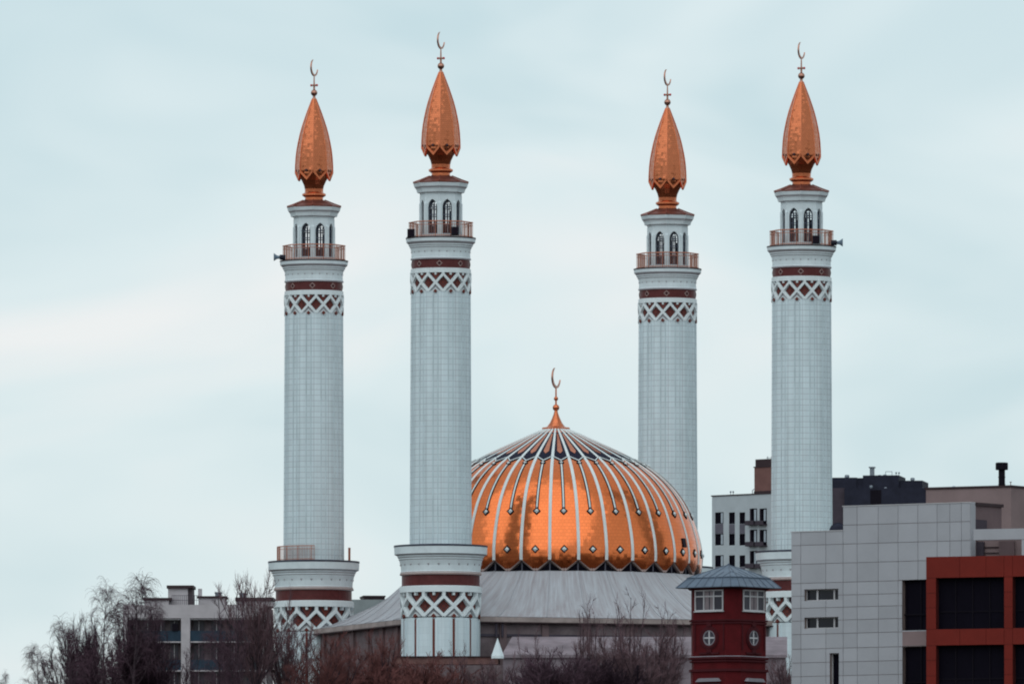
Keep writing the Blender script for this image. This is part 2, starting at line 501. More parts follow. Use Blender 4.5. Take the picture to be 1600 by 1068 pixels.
def crescent(root, zc, rad, parent=None):
    """upright crescent, open up and to one side, edge-on to the hall's diagonal"""
    a = R(47)
    h = Vector((math.cos(a), math.sin(a), 0)); nrm = Vector((-h.y, h.x, 0)); up = Vector((0, 0, 1))
    op = R(50); gap = R(58)
    d = rad * 0.17
    hx, hy = rad * math.cos(gap), rad * math.sin(gap)
    rin = math.hypot(hx - d, hy); g2 = math.atan2(hy, hx - d)
    n = 28
    pts = []
    for i in range(n + 1):
        t = gap + (2 * math.pi - 2 * gap) * i / n
        pts.append((rad * math.cos(t), rad * math.sin(t)))
    for i in range(1, n):
        t = (2 * math.pi - g2) - (2 * math.pi - 2 * g2) * i / n
        pts.append((d + rin * math.cos(t), rin * math.sin(t)))
    pts = [(x * math.cos(op) - y * math.sin(op), x * math.sin(op) + y * math.cos(op)) for x, y in pts]
    mb = MB()
    th = rad * 0.075
    # quads strip outer/inner so the thin shape tessellates cleanly
    N = n + 1
    outer = pts[:N]; inner = [outer[0]] + list(reversed(pts[N:])) if False else None
    inn = [pts[0]] + pts[N:][::-1] + [pts[n]]
    inn = [pts[0]] + [p for p in reversed(pts[N:])] + [pts[n]]
    def W(p, s_):
        return h * p[0] + up * (zc + p[1]) + nrm * s_
    for s_ in (-th, th):
        for i in range(n):
            q = [W(outer[i], s_), W(outer[i + 1], s_), W(inn[i + 1], s_), W(inn[i], s_)]
            ids = [mb.vert(p) for p in q]
            mb.face(ids if s_ > 0 else ids[::-1])
    for line in (outer, inn):
        for i in range(n):
            ids = [mb.vert(W(line[i], -th)), mb.vert(W(line[i + 1], -th)), mb.vert(W(line[i + 1], th)), mb.vert(W(line[i], th))]
            mb.face(ids)
    return mb.build('crescent', M['crescent'], parent or root)

def railing(name, parent, r, z0, z1, a0, a1, nb, poly=None):
    mb = MB()
    def rr(a):
        if not poly: return r
        st = 2 * math.pi / poly
        t = (a - R(22.5)) % st - st / 2
        return r * math.cos(st / 2) / math.cos(t)
    N = max(8, int(48 * abs(a1 - a0) / (2 * math.pi)))
    for zz, hh in ((z1, 0.06), (z0 + 0.12, 0.04), (z0 + (z1 - z0) * 0.8, 0.03)):
        pts = [Vector((rr(a) * math.cos(a), rr(a) * math.sin(a), zz)) for a in [a0 + (a1 - a0) * i / N for i in range(N + 1)]]
        mb.tube(pts, hh, 4)
    for i in range(nb + 1):
        a = a0 + (a1 - a0) * i / nb
        q = rr(a)
        big = i % 8 == 0
        wd = 0.05 if big else 0.02
        mb.tube([Vector((q * math.cos(a), q * math.sin(a), z0)), Vector((q * math.cos(a), q * math.sin(a), z1))], wd, 4)
    return mb.build(name, M['rail'], parent)

def make_minaret():
    root = empty('minaret', (0, 0, ZG), PHI)
    # base
    b = MB()
    b.lathe(P([(62, 1120), (62, 966)]), 12, PH12, 0, cap=False)
    b.lathe(P([(62, 966), (57, 965.5)]), 12, PH12, 0, cap=False)
    for k in range(12):                       # red line in a shallow white channel on every face
        a = PH12 + R(15) + k * R(30)
        T = Matrix.Rotation(a + R(90), 4, 'Z')
        rr = 62 / PXM * math.cos(R(15))
        b.box(-0.11, 0.11, -rr - 0.03, -rr, Z(1120), Z(968), 1, T)
        for s_ in (-1, 1):
            b.box(s_ * 0.27 - 0.13, s_ * 0.27 + 0.13, -rr - 0.09, -rr, Z(1120), Z(969), 0, T)
    b.build('base_drum', [M['drum'], M['redtile']], root)
    lattice(root, 'base_lattice', Z(924), Z(933), Z(948), Z(963.5), 64 / PXM, 62.5 / PXM, 0.37, 0.42)
    c = MB()
    c.lathe(P([(58, 926), (64.5, 926), (64.5, 917), (62, 916), (58, 916)]), 48)
    c.build('base_ring', M['bar'], root)
    c = MB(); c.lathe(P([(61, 916.5), (61, 898.5)]), 48); c.build('base_red_band', M['redband'], root)
    c = MB()
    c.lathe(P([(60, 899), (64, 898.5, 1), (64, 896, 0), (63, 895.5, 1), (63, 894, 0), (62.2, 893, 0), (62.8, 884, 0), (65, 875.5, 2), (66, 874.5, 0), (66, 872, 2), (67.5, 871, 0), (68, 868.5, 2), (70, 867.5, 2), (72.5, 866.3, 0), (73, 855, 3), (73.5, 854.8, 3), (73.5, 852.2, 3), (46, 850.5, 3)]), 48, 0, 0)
    for k in range(24):                       # small carved knobs on the frieze
        a = k * R(15) + R(7.5)
        T = Matrix.Rotation(a + R(90), 4, 'Z')
        rr = 63.0 / PXM
        b_ = len(c.v)
        zc = Z(883)
        ps = [(-0.16, -rr, zc + .10), (0.16, -rr, zc + .10), (0, -rr + 0.02, zc - .14), (0, -rr - 0.10, zc + .07)]
        c.v += [tuple(T @ Vector(p)) for p in ps]
        for q in ((0, 1, 3), (1, 2, 3), (2, 0, 3)): c.face([b_ + i for i in q], 2)
    c.build('base_cornice', [M['white'], M['pinkline'], M['greystone'], M['lead']], root)
    # shaft
    s = MB()
    s.lathe(P([(48.8, 852), (47, 456)]), 12, PH12, 0, cap=False)
    # thin raised edges along the folds and beside the mid joints
    for k in range(12):
        for off, w_, dz in ((R(15), 0.05, 0.012),):
            a = PH12 + off + k * R(30)
            T = Matrix.Rotation(a + R(90), 4, 'Z')
            r0, r1 = 48.8 / PXM * math.cos(R(15)), 47 / PXM * math.cos(R(15))
            for sx in (-0.24, 0.24):
                bb = len(s.v)
                for z_, r_ in ((Z(852), r0), (Z(462), r1)):
                    for x_, d_ in ((sx - w_, 0), (sx - w_ * .4, 0.05), (sx + w_ * .4, 0.05), (sx + w_, 0)):
                        s.v.append(tuple(T @ Vector((x_, -r_ - d_, z_))))
                for j in range(3): s.face((bb + j, bb + j + 1, bb + 5 + j, bb + 4 + j), 1)
    s.build('shaft', [M['shaft'], M['seamstone']], root)
    lattice(root, 'upper_lattice', Z(426.5), Z(430.5), Z(443.5), Z(457), 48.3 / PXM, 47.7 / PXM, 0.29, 0.24)
    c = MB()
    c.lathe(P([(44, 428), (47.3, 428), (47.3, 421.3), (45.5, 420.6), (44, 420.6)]), 48)
    c.build('upper_ring', M['bar'], root)
    c = MB(); c.lathe(P([(45.5, 421), (45.5, 406.5)]), 48)
    for k in range(8):                        # framed diamonds inlaid in the band
        a = R(22.5) + k * R(45)
        zc = Z(413.5)
        for q, th, mi in ((0.30, 0.03, 1), (0.2, 0.045, 0), (0.1, 0.06, 2)):
            cyl_patch(c, [(a, zc - q), (a + q / 2.84, zc), (a, zc + q), (a - q / 2.84, zc)], lambda z: 45.5 / PXM, mi, th)
    c.build('upper_red_band', [M['redband'], M['pinkline'], M['black']], root)
    c = MB()
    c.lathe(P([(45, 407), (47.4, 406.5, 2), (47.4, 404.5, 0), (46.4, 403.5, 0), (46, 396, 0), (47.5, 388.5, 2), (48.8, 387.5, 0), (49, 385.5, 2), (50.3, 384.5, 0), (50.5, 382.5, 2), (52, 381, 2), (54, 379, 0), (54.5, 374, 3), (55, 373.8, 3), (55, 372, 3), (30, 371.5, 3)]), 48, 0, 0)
    for k in range(24):
        a = k * R(15) + R(7.5)
        T = Matrix.Rotation(a + R(90), 4, 'Z')
        rr = 46.2 / PXM
        b_ = len(c.v)
        zc = Z(395)
        ps = [(-0.12, -rr, zc + .07), (0.12, -rr, zc + .07), (0, -rr + 0.02, zc - .1), (0, -rr - 0.07, zc + .05)]
        c.v += [tuple(T @ Vector(p)) for p in ps]
        for q in ((0, 1, 3), (1, 2, 3), (2, 0, 3)): c.face([b_ + i for i in q], 2)
    c.build('balcony_cornice', [M['white'], M['pinkline'], M['greystone'], M['capdark']], root)
    railing('balcony_railing', root, 50 / PXM, Z(372), Z(348), 0, 2 * math.pi, 96, poly=8)
    # pavilion: eight walls, each with a pointed arch
    pv = MB()
    Rv = 33.0 / PXM
    ap = Rv * math.cos(R(22.5)); hw = Rv * math.sin(R(22.5))
    z0, z1 = Z(372), Z(306)
    zs, za = Z(366.5), Z(312.5)               # sill and arch tip
    zsp = Z(325)                              # springing
    ow = 0.50
    th = 0.26
    arch = [(ow, zs), (ow, zsp), (ow * 0.86, zsp + (za - zsp) * 0.45), (ow * 0.5, zsp + (za - zsp) * 0.78), (0, za)]
    for k in range(8):
        T = Matrix.Rotation(k * R(45), 4, 'Z')
        f0 = lambda p: T @ Vector((p[0], -ap, p[1]))
        f1 = lambda p: T @ Vector((p[0], -ap + th, p[1]))
        pv.prism([(-hw, z0), (hw, z0), (hw, zs), (-hw, zs)], f0, f1)
        for s_ in (1, -1):
            pv.prism([(s_ * hw, zs), (s_ * hw, zsp), (s_ * ow, zsp), (s_ * ow, zs)], f0, f1)
            pv.prism([(s_ * hw, zsp), (s_ * hw, z1), (0, z1)] + [(s_ * x, z) for x, z in reversed(arch[1:])], f0, f1)
        # corner pilaster, running up to pointed tops beside the arch
        Tc = Matrix.Rotation(k * R(45) + R(22.5), 4, 'Z')
        pv.box(-0.15, 0.15, -Rv - 0.05, -Rv + 0.30, z0, Z(319), 0, Tc)
        bb = len(pv.v)
        for (x, y) in ((-0.17, -Rv - 0.05), (0.17, -Rv - 0.05), (0.17, -Rv + 0.3), (-0.17, -Rv + 0.3)):
            pv.v.append(tuple(Tc @ Vector((x, y, Z(319)))))
        pv.v.append(tuple(Tc @ Vector((0, -Rv + 0.22, Z(309)))))
        for i in range(4): pv.face((bb + i, bb + (i + 1) % 4, bb + 4))
    pvo = pv.build('pavilion', M['white'], root)
    for k in range(8):
        T = Matrix.Rotation(k * R(45), 4, 'Z')
        wd = MB()
        y0, y1 = -ap + 0.17, -ap + 0.23
        for x in (-ow + .05, -0.14, 0.14, ow - .05):
            wd.box(x - 0.04, x + 0.04, y0, y1, zs, zsp + (za - zsp) * (0.3 if abs(x) > .2 else 0.7), 0, T)
        for z in (zs + 0.05, zs + (zsp - zs) * 0.35, zs + (zsp - zs) * 0.72, zsp):
            wd.box(-ow, ow, y0 + .01, y1 - .01, z - 0.04, z + 0.04, 0, T)
        for s_ in (1, -1):                    # arch of the tracery
            ar = [(s_ * x * 0.92, z) for x, z in arch[1:]]
            wd.tube([T @ Vector((x, (y0 + y1) / 2, z)) for x, z in ar], 0.05, 4)
        ring = [T @ Vector((0.15 * math.cos(t), (y0 + y1) / 2, zsp + 0.1 + 0.15 * math.sin(t))) for t in [2 * math.pi * i / 10 for i in range(11)]]
        wd.tube(ring, 0.04, 4)
        # dim glass in the lower lights
        wd.box(-ow, -0.14, y0 + .02, y1 - .02, zs, zsp - 0.2, 1, T)
        wd.box(0.14, ow, y0 + .02, y1 - .02, zs, zs + (zsp - zs) * .35, 1, T)
        wd.build('arched_window', [M['tracery'], M['glass']], pvo)
    cr = MB(); cr.lathe([(0.42, z0), (0.42, z1)], 10); cr.build('added_dark_core', M['tracery'], pvo)  # column added to darken the view through the arches
    c = MB()
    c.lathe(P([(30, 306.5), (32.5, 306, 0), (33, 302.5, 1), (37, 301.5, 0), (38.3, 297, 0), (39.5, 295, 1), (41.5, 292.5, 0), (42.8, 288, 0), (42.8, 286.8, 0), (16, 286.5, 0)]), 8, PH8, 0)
    c.build('pavilion_cornice', [M['white'], M['greystone']], root)
    c = MB()
    c.lathe(P([(16, 286.5), (43.6, 286.8), (43.6, 285.2), (33, 281.5), (17, 275), (14, 275)]), 8, PH8, 0)
    for k in range(8):
        a = PH8 + k * R(45)
        e1 = Vector((math.cos(a), math.sin(a), 0))
        c.tube([e1 * (43.6 / PXM) + Vector((0, 0, Z(285))), e1 * (33 / PXM) + Vector((0, 0, Z(281.3))), e1 * (17 / PXM) + Vector((0, 0, Z(274.8)))], 0.07, 5)
    c.build('pavilion_roof', M['dkcopper'], root)
    # spire: stem and bud
    st = MB()
    st.lathe(P([(15.5, 281), (15.5, 279.5), (14.6, 278), (14.6, 270.5), (16.5, 269.5), (19.2, 267.5), (19.2, 265), (16, 263.5), (14.8, 262), (15.0, 257), (16.5, 251), (20, 243.5), (25, 236), (27, 228)]), 16, PH8 + R(11.25), 0)
    st.build('spire_stem', M['copper'], root)
    bd = MB()
    prof = [(30.0, 234), (30.0, 229), (29.8, 220), (29, 207), (27.6, 195), (25.6, 184), (22.8, 171), (19.6, 159), (16, 148), (12.2, 137), (8.4, 126.5), (5.0, 117.5), (3.2, 112.5)]
    cols = 8                                   # columns across each facet
    def bud_pt(k, s_, r, z):
        a0, a1 = PH8 + k * R(45), PH8 + (k + 1) * R(45)
        p0 = Vector((math.cos(a0), math.sin(a0), 0)) * r
        p1 = Vector((math.cos(a1), math.sin(a1), 0)) * r
        p = p0.lerp(p1, s_)
        # facets swell a little between the ridges
        bul = 1 + 0.012 * math.sin(math.pi * s_)
        return Vector((p.x * bul, p.y * bul, z))
    for k in range(8):
        prev = None; vv = 0
        for i, (r, y) in enumerate(prof):
            row = []
            for j in range(cols + 1):
                s_ = j / cols
                yy = y
                rr = r
                if i == 0:
                    tip = 1 - abs(2 * s_ - 1)      # petal point in the middle of the facet
                    yy = 230.5 + 12.0 * tip
                    rr = 30.0 - 1.6 * tip
                row.append((bud_pt(k, s_, rr / PXM, Z(yy)), s_ * 1.5, -yy / PXM))
            ids = [bd.vert(p[0]) for p in row]
            if prev:
                for j in range(cols):
                    bd.face((prev[0][j], prev[0][j + 1], ids[j + 1], ids[j]), 0,
                            [(prev[1][j][1] + k * 1.7, prev[1][j][2]), (prev[1][j + 1][1] + k * 1.7, prev[1][j + 1][2]), (row[j + 1][1] + k * 1.7, row[j + 1][2]), (row[j][1] + k * 1.7, row[j][2])])
            prev = (ids, row)
    bo = bd.build('spire_bud', M['bud'], root)
    rg = MB()                                   # folded seams on the eight ridges
    for k in range(8):
        rg.tube([bud_pt(k, 0, r * 1.004 / PXM, Z(y)) for r, y in prof[1:]], [.055] * 9 + [.045, .04, .03], 5)
    rg.build('ridge_seam', M['copper'], bo)
    hem = MB()                                  # bright folded hem along the petal points
    for k in range(8):
        for s0, s1, y0_, y1_ in ((0, .5, 230.5, 242.5), (.5, 1, 242.5, 230.5)):
            q0 = bud_pt(k, s0, (30.0 - (1.6 if s0 == .5 else 0)) / PXM, Z(y0_)); q1 = bud_pt(k, s1, (30.0 - (1.6 if s1 == .5 else 0)) / PXM, Z(y1_))
            am = PH8 + (k + .5) * R(45)
            o_ = Vector((math.cos(am), math.sin(am), 0)); upv = Vector((0, 0, .27))
            i0 = len(hem.v)
            for d_ in (-.10, .07):
                for p_ in (q0 - upv * .35, q1 - upv * .35, q1 + upv * .65, q0 + upv * .65): hem.v.append(tuple(p_ + o_ * d_))
            for f_ in ((0, 1, 2, 3), (7, 6, 5, 4), (0, 4, 5, 1), (1, 5, 6, 2), (2, 6, 7, 3), (3, 7, 4, 0)): hem.face([i0 + i for i in f_])
        T = Matrix.Rotation(k * R(45), 4, 'Z')
        rr = 30.6 / PXM * math.cos(R(22.5)) * 1.03
        b_ = len(hem.v)
        zc = Z(228.5)
        for x, z in ((0, -.17), (.15, 0), (0, .17), (-.15, 0)): hem.v.append(tuple(T @ Vector((x, -rr - 0.03, zc + z))))
        hem.v.append(tuple(T @ Vector((0, -rr - 0.12, zc))))
        for i in range(4): hem.face((b_ + i, b_ + (i + 1) % 4, b_ + 4), 1)
    hem.build('petal_trim', [M['copper'], M['dkred']], bo)
    # finial
    fi = MB()
    fi.lathe(P([(3.6, 113.5), (2.2, 110.5), (2.2, 108.5)]), 12, 0, 0)
    fi.ball((0, 0, Z(103.3)), 5.4 / PXM)
    fi.lathe(P([(1.6, 99), (1.6, 93), (4.3, 92.3), (4.3, 90.2), (1.3, 89.5), (0.9, 76.5)]), 12, 0, 0)
    fo = fi.build('finial', M['crescent'], root, smooth=False)
    crescent(root, Z(63.3), 13.6 / PXM, fo)
    for a in (R(-20), R(160)):
        lb = MB(); lb.ball((0.30 * math.cos(a - PHI), 0.30 * math.sin(a - PHI), Z(91.3)), 0.125, 0, 8, 6)
        lb.build('warning_lamp', M['red_lamp'], fo)
    return root

def local(p):                                  # a photo spot on a minaret in its own turned frame: lateral px, row
    return p
def box_speaker(root, lat, py, deep):
    """loudspeaker box on the balcony, lat = px to the right of the axis as seen"""
    mb = MB()
    T = Matrix.Rotation(-PHI, 4, 'Z')
    x, y = lat / PXM, -math.sqrt(max(0.1, (53.0 / PXM) ** 2 - (lat / PXM) ** 2)) * deep
    mb.box(x - 0.36, x + 0.36, y - 0.3, y + 0.3, Z(py + 5.5), Z(py - 6.5), 0, T)
    mb.box(x - 0.28, x + 0.28, y - 0.33, y - 0.3, Z(py + 4.5), Z(py - 5.5), 1, T)
    mb.box(x - 0.42, x + 0.42, y - 0.06, y + 0.06, Z(py + 6.5), Z(py + 5.5), 1, T)
    mb.build('loudspeaker', [M['speaker'], M['black']], root)
def horn_speaker(root, lat, py, s_):
    mb = MB()
    T = Matrix.Rotation(-PHI, 4, 'Z')
    x, zc = lat / PXM, Z(py)
    n = 12
    prof = [(0.27, -0.8), (0.27, -0.25), (0.15, -0.2), (0.19, 0.05), (0.38, 0.33), (0.41, 0.37), (0.34, 0.35), (0.12, 0.05)]
    rings = []
    for r, d in prof:
        rings.append([mb.vert(T @ Vector((x + s_ * d, -0.5 + r * math.cos(2 * math.pi * k / n), zc + 0.04 + r * math.sin(2 * math.pi * k / n) + d * 0.04))) for k in range(n)])
    for i in range(len(prof) - 1):
        for k in range(n):
            mb.face((rings[i][k], rings[i][(k + 1) % n], rings[i + 1][(k + 1) % n], rings[i + 1][k]), 0 if i < 2 else 1)
    mb.face(rings[0], 0); mb.face(rings[-1], 0)
    mb.box(x - s_ * 0.95 - 0.06, x - s_ * 0.95 + 0.06, -0.56, -0.44, Z(372), zc + 0.1, 0, T)
    mb.build('horn_loudspeaker', [M['speaker'], M['horn']], root)

mB = make_minaret()
spots = {'B': (-HS, -HS), 'D': (HS, -HS), 'A': (-HS, HS), 'C': (HS, HS)}
labels = {
 'B': 'tall white minaret nearest the camera, its foot just left of the copper dome',
 'D': 'white minaret whose foot is hidden by the pale panelled office block',
 'A': 'white minaret with a copper railing on its lower ledge, farthest left',
 'C': 'white minaret standing behind the right side of the copper dome',
}
mins = {}
for k in 'BDAC':
    o = mB if k == 'B' else copy_tree(mB)
    lx, ly = spots[k]
    q = ctr + ex * lx + ey * ly
    o.location = (q.x, q.y, ZG)
    tag(o, labels[k], 'minaret', 'minarets around the mosque')
    mins[k] = o
box_speaker(mins['B'], -46.5, 366, 1.0)
box_speaker(mins['B'], 22.5, 364, 1.0)
box_speaker(mins['D'], 22, 364.5, 1.0)
horn_speaker(mins['A'], -58.5, 367, -1)
horn_speaker(mins['D'], 59, 367, 1)
railing('ledge_railing', mins['A'], 58.5 / PXM, Z(852), Z(829), R(-180) - PHI, R(-88) - PHI, 34)
railing('ledge_railing', mins['A'], 58.5 / PXM, Z(852), Z(831), R(-17) - PHI, R(14) - PHI, 10)

# ------------------------------------------------------------------ mosque hall: dome, tent roof, walls
YC = ctr.y
hall = empty('mosque_hall', (ctr.x, ctr.y, ZG), PHI, label='low mosque hall with a white ribbed copper dome and grey tent roof', cat='mosque')
PD = F / YC * 1.0
ZD = lambda py: zat(py, YC) - ZG
prof_d = [(225.5, 900), (227.5, 888), (228.5, 876), (228, 864), (225, 846), (218, 822), (207, 795), (193, 773), (176, 754), (158, 739), (138, 726), (113, 713), (80, 697.5), (50, 684), (31, 675.5), (17, 670)]
pz = [(ZD(y), r / PD) for r, y in prof_d]
def catmull(arr, n):
    out = []
    for i in range(len(arr) - 1):
        p0, p1, p2, p3 = arr[max(i - 1, 0)], arr[i], arr[i + 1], arr[min(i + 2, len(arr) - 1)]
        for j in range(n):
            t = j / n
            out.append(tuple(0.5 * (2 * b + (c - a) * t + (2 * a - 5 * b + 4 * c - d) * t * t + (3 * b - a - 3 * c + d) * t ** 3) for a, b, c, d in zip(p0, p1, p2, p3)))
    out.append(arr[-1])
    return out
pz = catmull(pz, 5)
ln = [0.0]
for a, b in zip(pz, pz[1:]): ln.append(ln[-1] + math.hypot(b[0] - a[0], b[1] - a[1]))
LT = ln[-1]
def at_len(l_):
    l_ = max(0, min(LT, l_))
    for i in range(len(ln) - 1):
        if l_ <= ln[i + 1]:
            t = (l_ - ln[i]) / (ln[i + 1] - ln[i])
            a, b = pz[i], pz[i + 1]
            z, r = a[0] + (b[0] - a[0]) * t, a[1] + (b[1] - a[1]) * t
            dz, dr = b[0] - a[0], b[1] - a[1]
            q = math.hypot(dz, dr)
            return r, z, (dz / q, -dr / q)      # radius, height, outward normal (radial, up)
    return pz[-1][1], pz[-1][0], (0, 1)
def len_of(py):                                  # arc length at a profile row
    z = ZD(py)
    for i in range(len(pz) - 1):
        if pz[i][0] <= z <= pz[i + 1][0]:
            return ln[i] + (ln[i + 1] - ln[i]) * (z - pz[i][0]) / (pz[i + 1][0] - pz[i][0])
    return 0 if z < pz[0][0] else LT
def front(py):                                   # photo row on the front meridian -> arc length
    best = (1e9, 0)
    for i in range(600):
        l_ = LT * i / 599
        r, z, _ = at_len(l_)
        yy = YH - (z + ZG - CZ) / (YC - r) * F
        if abs(yy - py) < best[0]: best = (abs(yy - py), l_)
    return best[1]
NG = 32
GA = 2 * math.pi / NG
BULGE = 0.035
def gore(s_, l_, off=0.0, base=-math.pi / 2):
    """point on one gore: s_ in [-1,1] across, l_ along; ribs stand at s_=+-1"""
    r, z, n = at_len(l_)
    wdt = r * GA
    off = off + BULGE * wdt * 0.5 * (1 - s_ * s_)
    a = base + s_ * GA / 2
    rr = r + n[0] * off
    return Vector((rr * math.cos(a), rr * math.sin(a), z + n[1] * off))
# local -Y carries a rib (face centre of the square), so gore centres sit half a step off
G0 = -math.pi / 2 + GA / 2
l_apex = front(873.5)
dm = MB()
NS, NL = 8, 64
for k in range(NG):
    base = G0 + k * GA
    prev = None
    for i in range(NL + 1):
        ids = []; uv = []
        for j in range(NS + 1):
            s_ = -1 + 2 * j / NS
            l0 = l_apex * abs(s_)
            l_ = l0 + (LT - l0) * i / NL
            ids.append(dm.vert(gore(s_, l_, 0, base)))
            r, z, _n = at_len(l_)
            uv.append((s_ * r * GA / 2 + k * 2.83, l_))
        if prev:
            for j in range(NS):
                dm.face((prev[0][j], prev[0][j + 1], ids[j + 1], ids[j]), 0, [prev[1][j], prev[1][j + 1], uv[j + 1], uv[j]])
        prev = (ids, uv)
dome = dm.build('dome', M['dome'], hall, smooth=True)

def gore_strip(mb, path, w0, off, th, mi=0, base=G0):
    """flat strip along (s,l) points with given half widths in metres"""
    rows = []
    for (s_, l_), hw_ in path_w(path, w0):
        r, z, n = at_len(l_)
        ds = hw_ / max(0.05, r * GA / 2)
        row = [gore(s_ - ds, l_, off, base), gore(s_ + ds, l_, off, base), gore(s_ + ds, l_, off + th, base), gore(s_ - ds, l_, off + th, base)]
        rows.append([mb.vert(p) for p in row])
    for a, b in zip(rows, rows[1:]):
        for j in range(4):
            mb.face((a[j], a[(j + 1) % 4], b[(j + 1) % 4], b[j]), mi)
    mb.face(rows[0][::-1], mi); mb.face(rows[-1], mi)
def path_w(path, w0):
    if isinstance(w0, (int, float)): w0 = [w0] * len(path)
    return list(zip(path, w0))
def gore_poly(mb, pts, off, th, mi=0, base=G0):
    f0 = lambda p: gore(p[0], p[1], off, base)
    f1 = lambda p: gore(p[0], p[1], off + th, base)
    mb.prism(pts, f0, f1, mi)
def seq(a, b, n): return [a + (b - a) * i / n for i in range(n + 1)]

lt = front(674.0)
# rib
rb = MB()
rows = []
for l_ in seq(l_apex - 0.05, LT - 0.15, 48):
    r, z, n = at_len(l_)
    hw_ = 0.085 + 0.07 * min(1, r / 9)
    row = []
    for dx, off in ((-hw_, -0.05), (hw_, -0.05), (hw_, 0.06), (hw_ * .6, 0.09), (-hw_ * .6, 0.09), (-hw_, 0.06)):
        rr = r + n[0] * off
        p = Vector((dx, -rr, z + n[1] * off))
        row.append(rb.vert(p))
    rows.append(row)
for a, b in zip(rows, rows[1:]):
    for j in range(6): rb.face((a[j], a[(j + 1) % 6], b[(j + 1) % 6], b[j]))
rb.face(rows[0][::-1]); rb.face(rows[-1])
rib = rb.build('rib', M['rib'], dome)
# navy fan at the top of each gore with a copper tongue and a white hem
lv0, lv1 = front(713.5), front(720.0)          # hem: high beside the ribs, low in the middle
up = MB()
lt_top = front(676)
for a, b in zip(seq(0, 1, 12), seq(0, 1, 12)[1:]):
    for j in range(6):
        q = []
        for s_, t in ((-.94 + 1.88 * j / 6, a), (-.94 + 1.88 * (j + 1) / 6, a), (-.94 + 1.88 * (j + 1) / 6, b), (-.94 + 1.88 * j / 6, b)):
            l0 = lv1 + (lv0 - lv1) * abs(s_)
            q.append(up.vert(gore(s_, l0 + (lt_top - l0) * t, 0.03, G0)))
        up.face(q, 0)
tb, tsd = front(709.5), front(705.5)
tongue = [(0.0, tb)] + [(0.40, tsd)] + [(0.40 - 0.12 * t, tsd + (lt_top - 0.4 - tsd) * t) for t in (.25, .5, .75, 1)]
tongue = tongue + [(-s_, l_) for s_, l_ in reversed(tongue[1:])]
for (s0, l0), (s1, l1) in zip(tongue[1:5], tongue[2:6]):
    q = [up.vert(gore(s_, l_, 0.06, G0)) for s_, l_ in ((-s0, l0), (s0, l0), (s1, l1), (-s1, l1))]
    up.face(q, 2)
q = [up.vert(gore(s_, l_, 0.06, G0)) for s_, l_ in ((0, tb), (0.4, tsd), (-0.4, tsd))]
up.face(q, 2)
for s_ in (1, -1):
    for w_, off, mi in ((0.16, 0.03, 0), (0.075, 0.08, 1)):
        pts = [(0, lv1 - .12 - w_), (s_ * .94, lv0 - .12 - w_), (s_ * .94, lv0 - .12 + w_), (0, lv1 - .12 + w_)]
        gore_poly(up, pts if s_ > 0 else pts[::-1], off, 0.05, mi)
fan = up.build('navy_fan', [M['navy'], M['rib'], M['copper']], dome)
# pendant line ending in a studded diamond
pd_ = MB()
l1, l2 = front(723.5), front(799)
gore_strip(pd_, [(0, l_) for l_ in seq(l2, l1, 14)], 0.165, 0.0, 0.04, 0)
gore_strip(pd_, [(0, l_) for l_ in seq(l2, l1, 14)], 0.075, 0.0, 0.07, 1)
def diamond(mb, l_, hs, hl):
    r, z, n = at_len(l_)
    ds = hs / (r * GA / 2)
    gore_poly(mb, [(0, l_ - hl), (ds, l_), (0, l_ + hl), (-ds, l_)], 0.0, 0.08, 0)
    k_ = 0.58
    b_ = len(mb.v)
    for s_, q in ((0, l_ - hl * k_), (ds * k_, l_), (0, l_ + hl * k_), (-ds * k_, l_)): mb.v.append(tuple(gore(s_, q, 0.08, G0)))
    mb.v.append(tuple(gore(0, l_, 0.24, G0)))
    for i in range(4): mb.face((b_ + i, b_ + (i + 1) % 4, b_ + 4), 1)
diamond(pd_, l2, 0.40, 0.42)
diamond(pd_, l1, 0.30, 0.36)
pend = pd_.build('pendant_line', [M['black'], M['rib']], dome)
ds_ = MB(); diamond(ds_, front(858), 0.42, 0.42)
stud = ds_.build('diamond_stud', [M['black'], M['rib']], dome)
# triangular window at the foot of each rib
tw = MB()
ra, za_, _ = at_len(l_apex); r0_, zb_, _ = at_len(0.0)
hb = r0_ * GA * 0.5
za2 = za_ + 0.02
pl = -(r0_ - 0.25)
def tri(mb, sc_, y0, y1, mi, zlift=0.0):
    mb.prism([(-hb * sc_, zb_ + zlift), (hb * sc_, zb_ + zlift), (0, zb_ + zlift + (za2 - zb_) * sc_)], lambda p: (p[0], y0, p[1]), lambda p: (p[0], y1, p[1]), mi)
tri(tw, 0.72, pl - .04, pl + .2, 0)
for s_ in (1, -1):                              # sloping buff frame members
    a, b = Vector((s_ * hb * 0.97, pl - .12, zb_ + .03)), Vector((0, pl - .12, za2 + .02))
    d = (b - a).normalized(); sd_ = Vector((-d.z, 0, d.x)) * 0.12
    i0 = len(tw.v)
    for yy in (-.16, .2):
        for p in (a + sd_, a - sd_, b - sd_, b + sd_): tw.v.append((p.x, p.y + yy, p.z))
    for q_ in ((0, 1, 2, 3), (7, 6, 5, 4), (0, 4, 5, 1), (1, 5, 6, 2), (2, 6, 7, 3), (3, 7, 4, 0)): tw.face([i0 + i for i in q_], 1)
tw.box(-.06, .06, pl - .10, pl - .03, zb_, zb_ + (za2 - zb_) * .7, 2)
trw = tw.build('triangular_window', [M['glassdull'], M['pinkline'], M['aptpanel']], dome)
for k in range(NG):
    for proto in (rib, fan, pend, stud, trw):
        if k == 0: continue
        c = proto.copy(); COL.objects.link(c); c.parent = dome
        c.rotation_euler = (0, 0, k * GA)
dk = MB(); dk.lathe([(r0_ - .6, zb_ - .3), (r0_ - .6, za_ + .3)], 64, 0, 0, cap=False); dk.build('drum', M['pinkline'], dome)
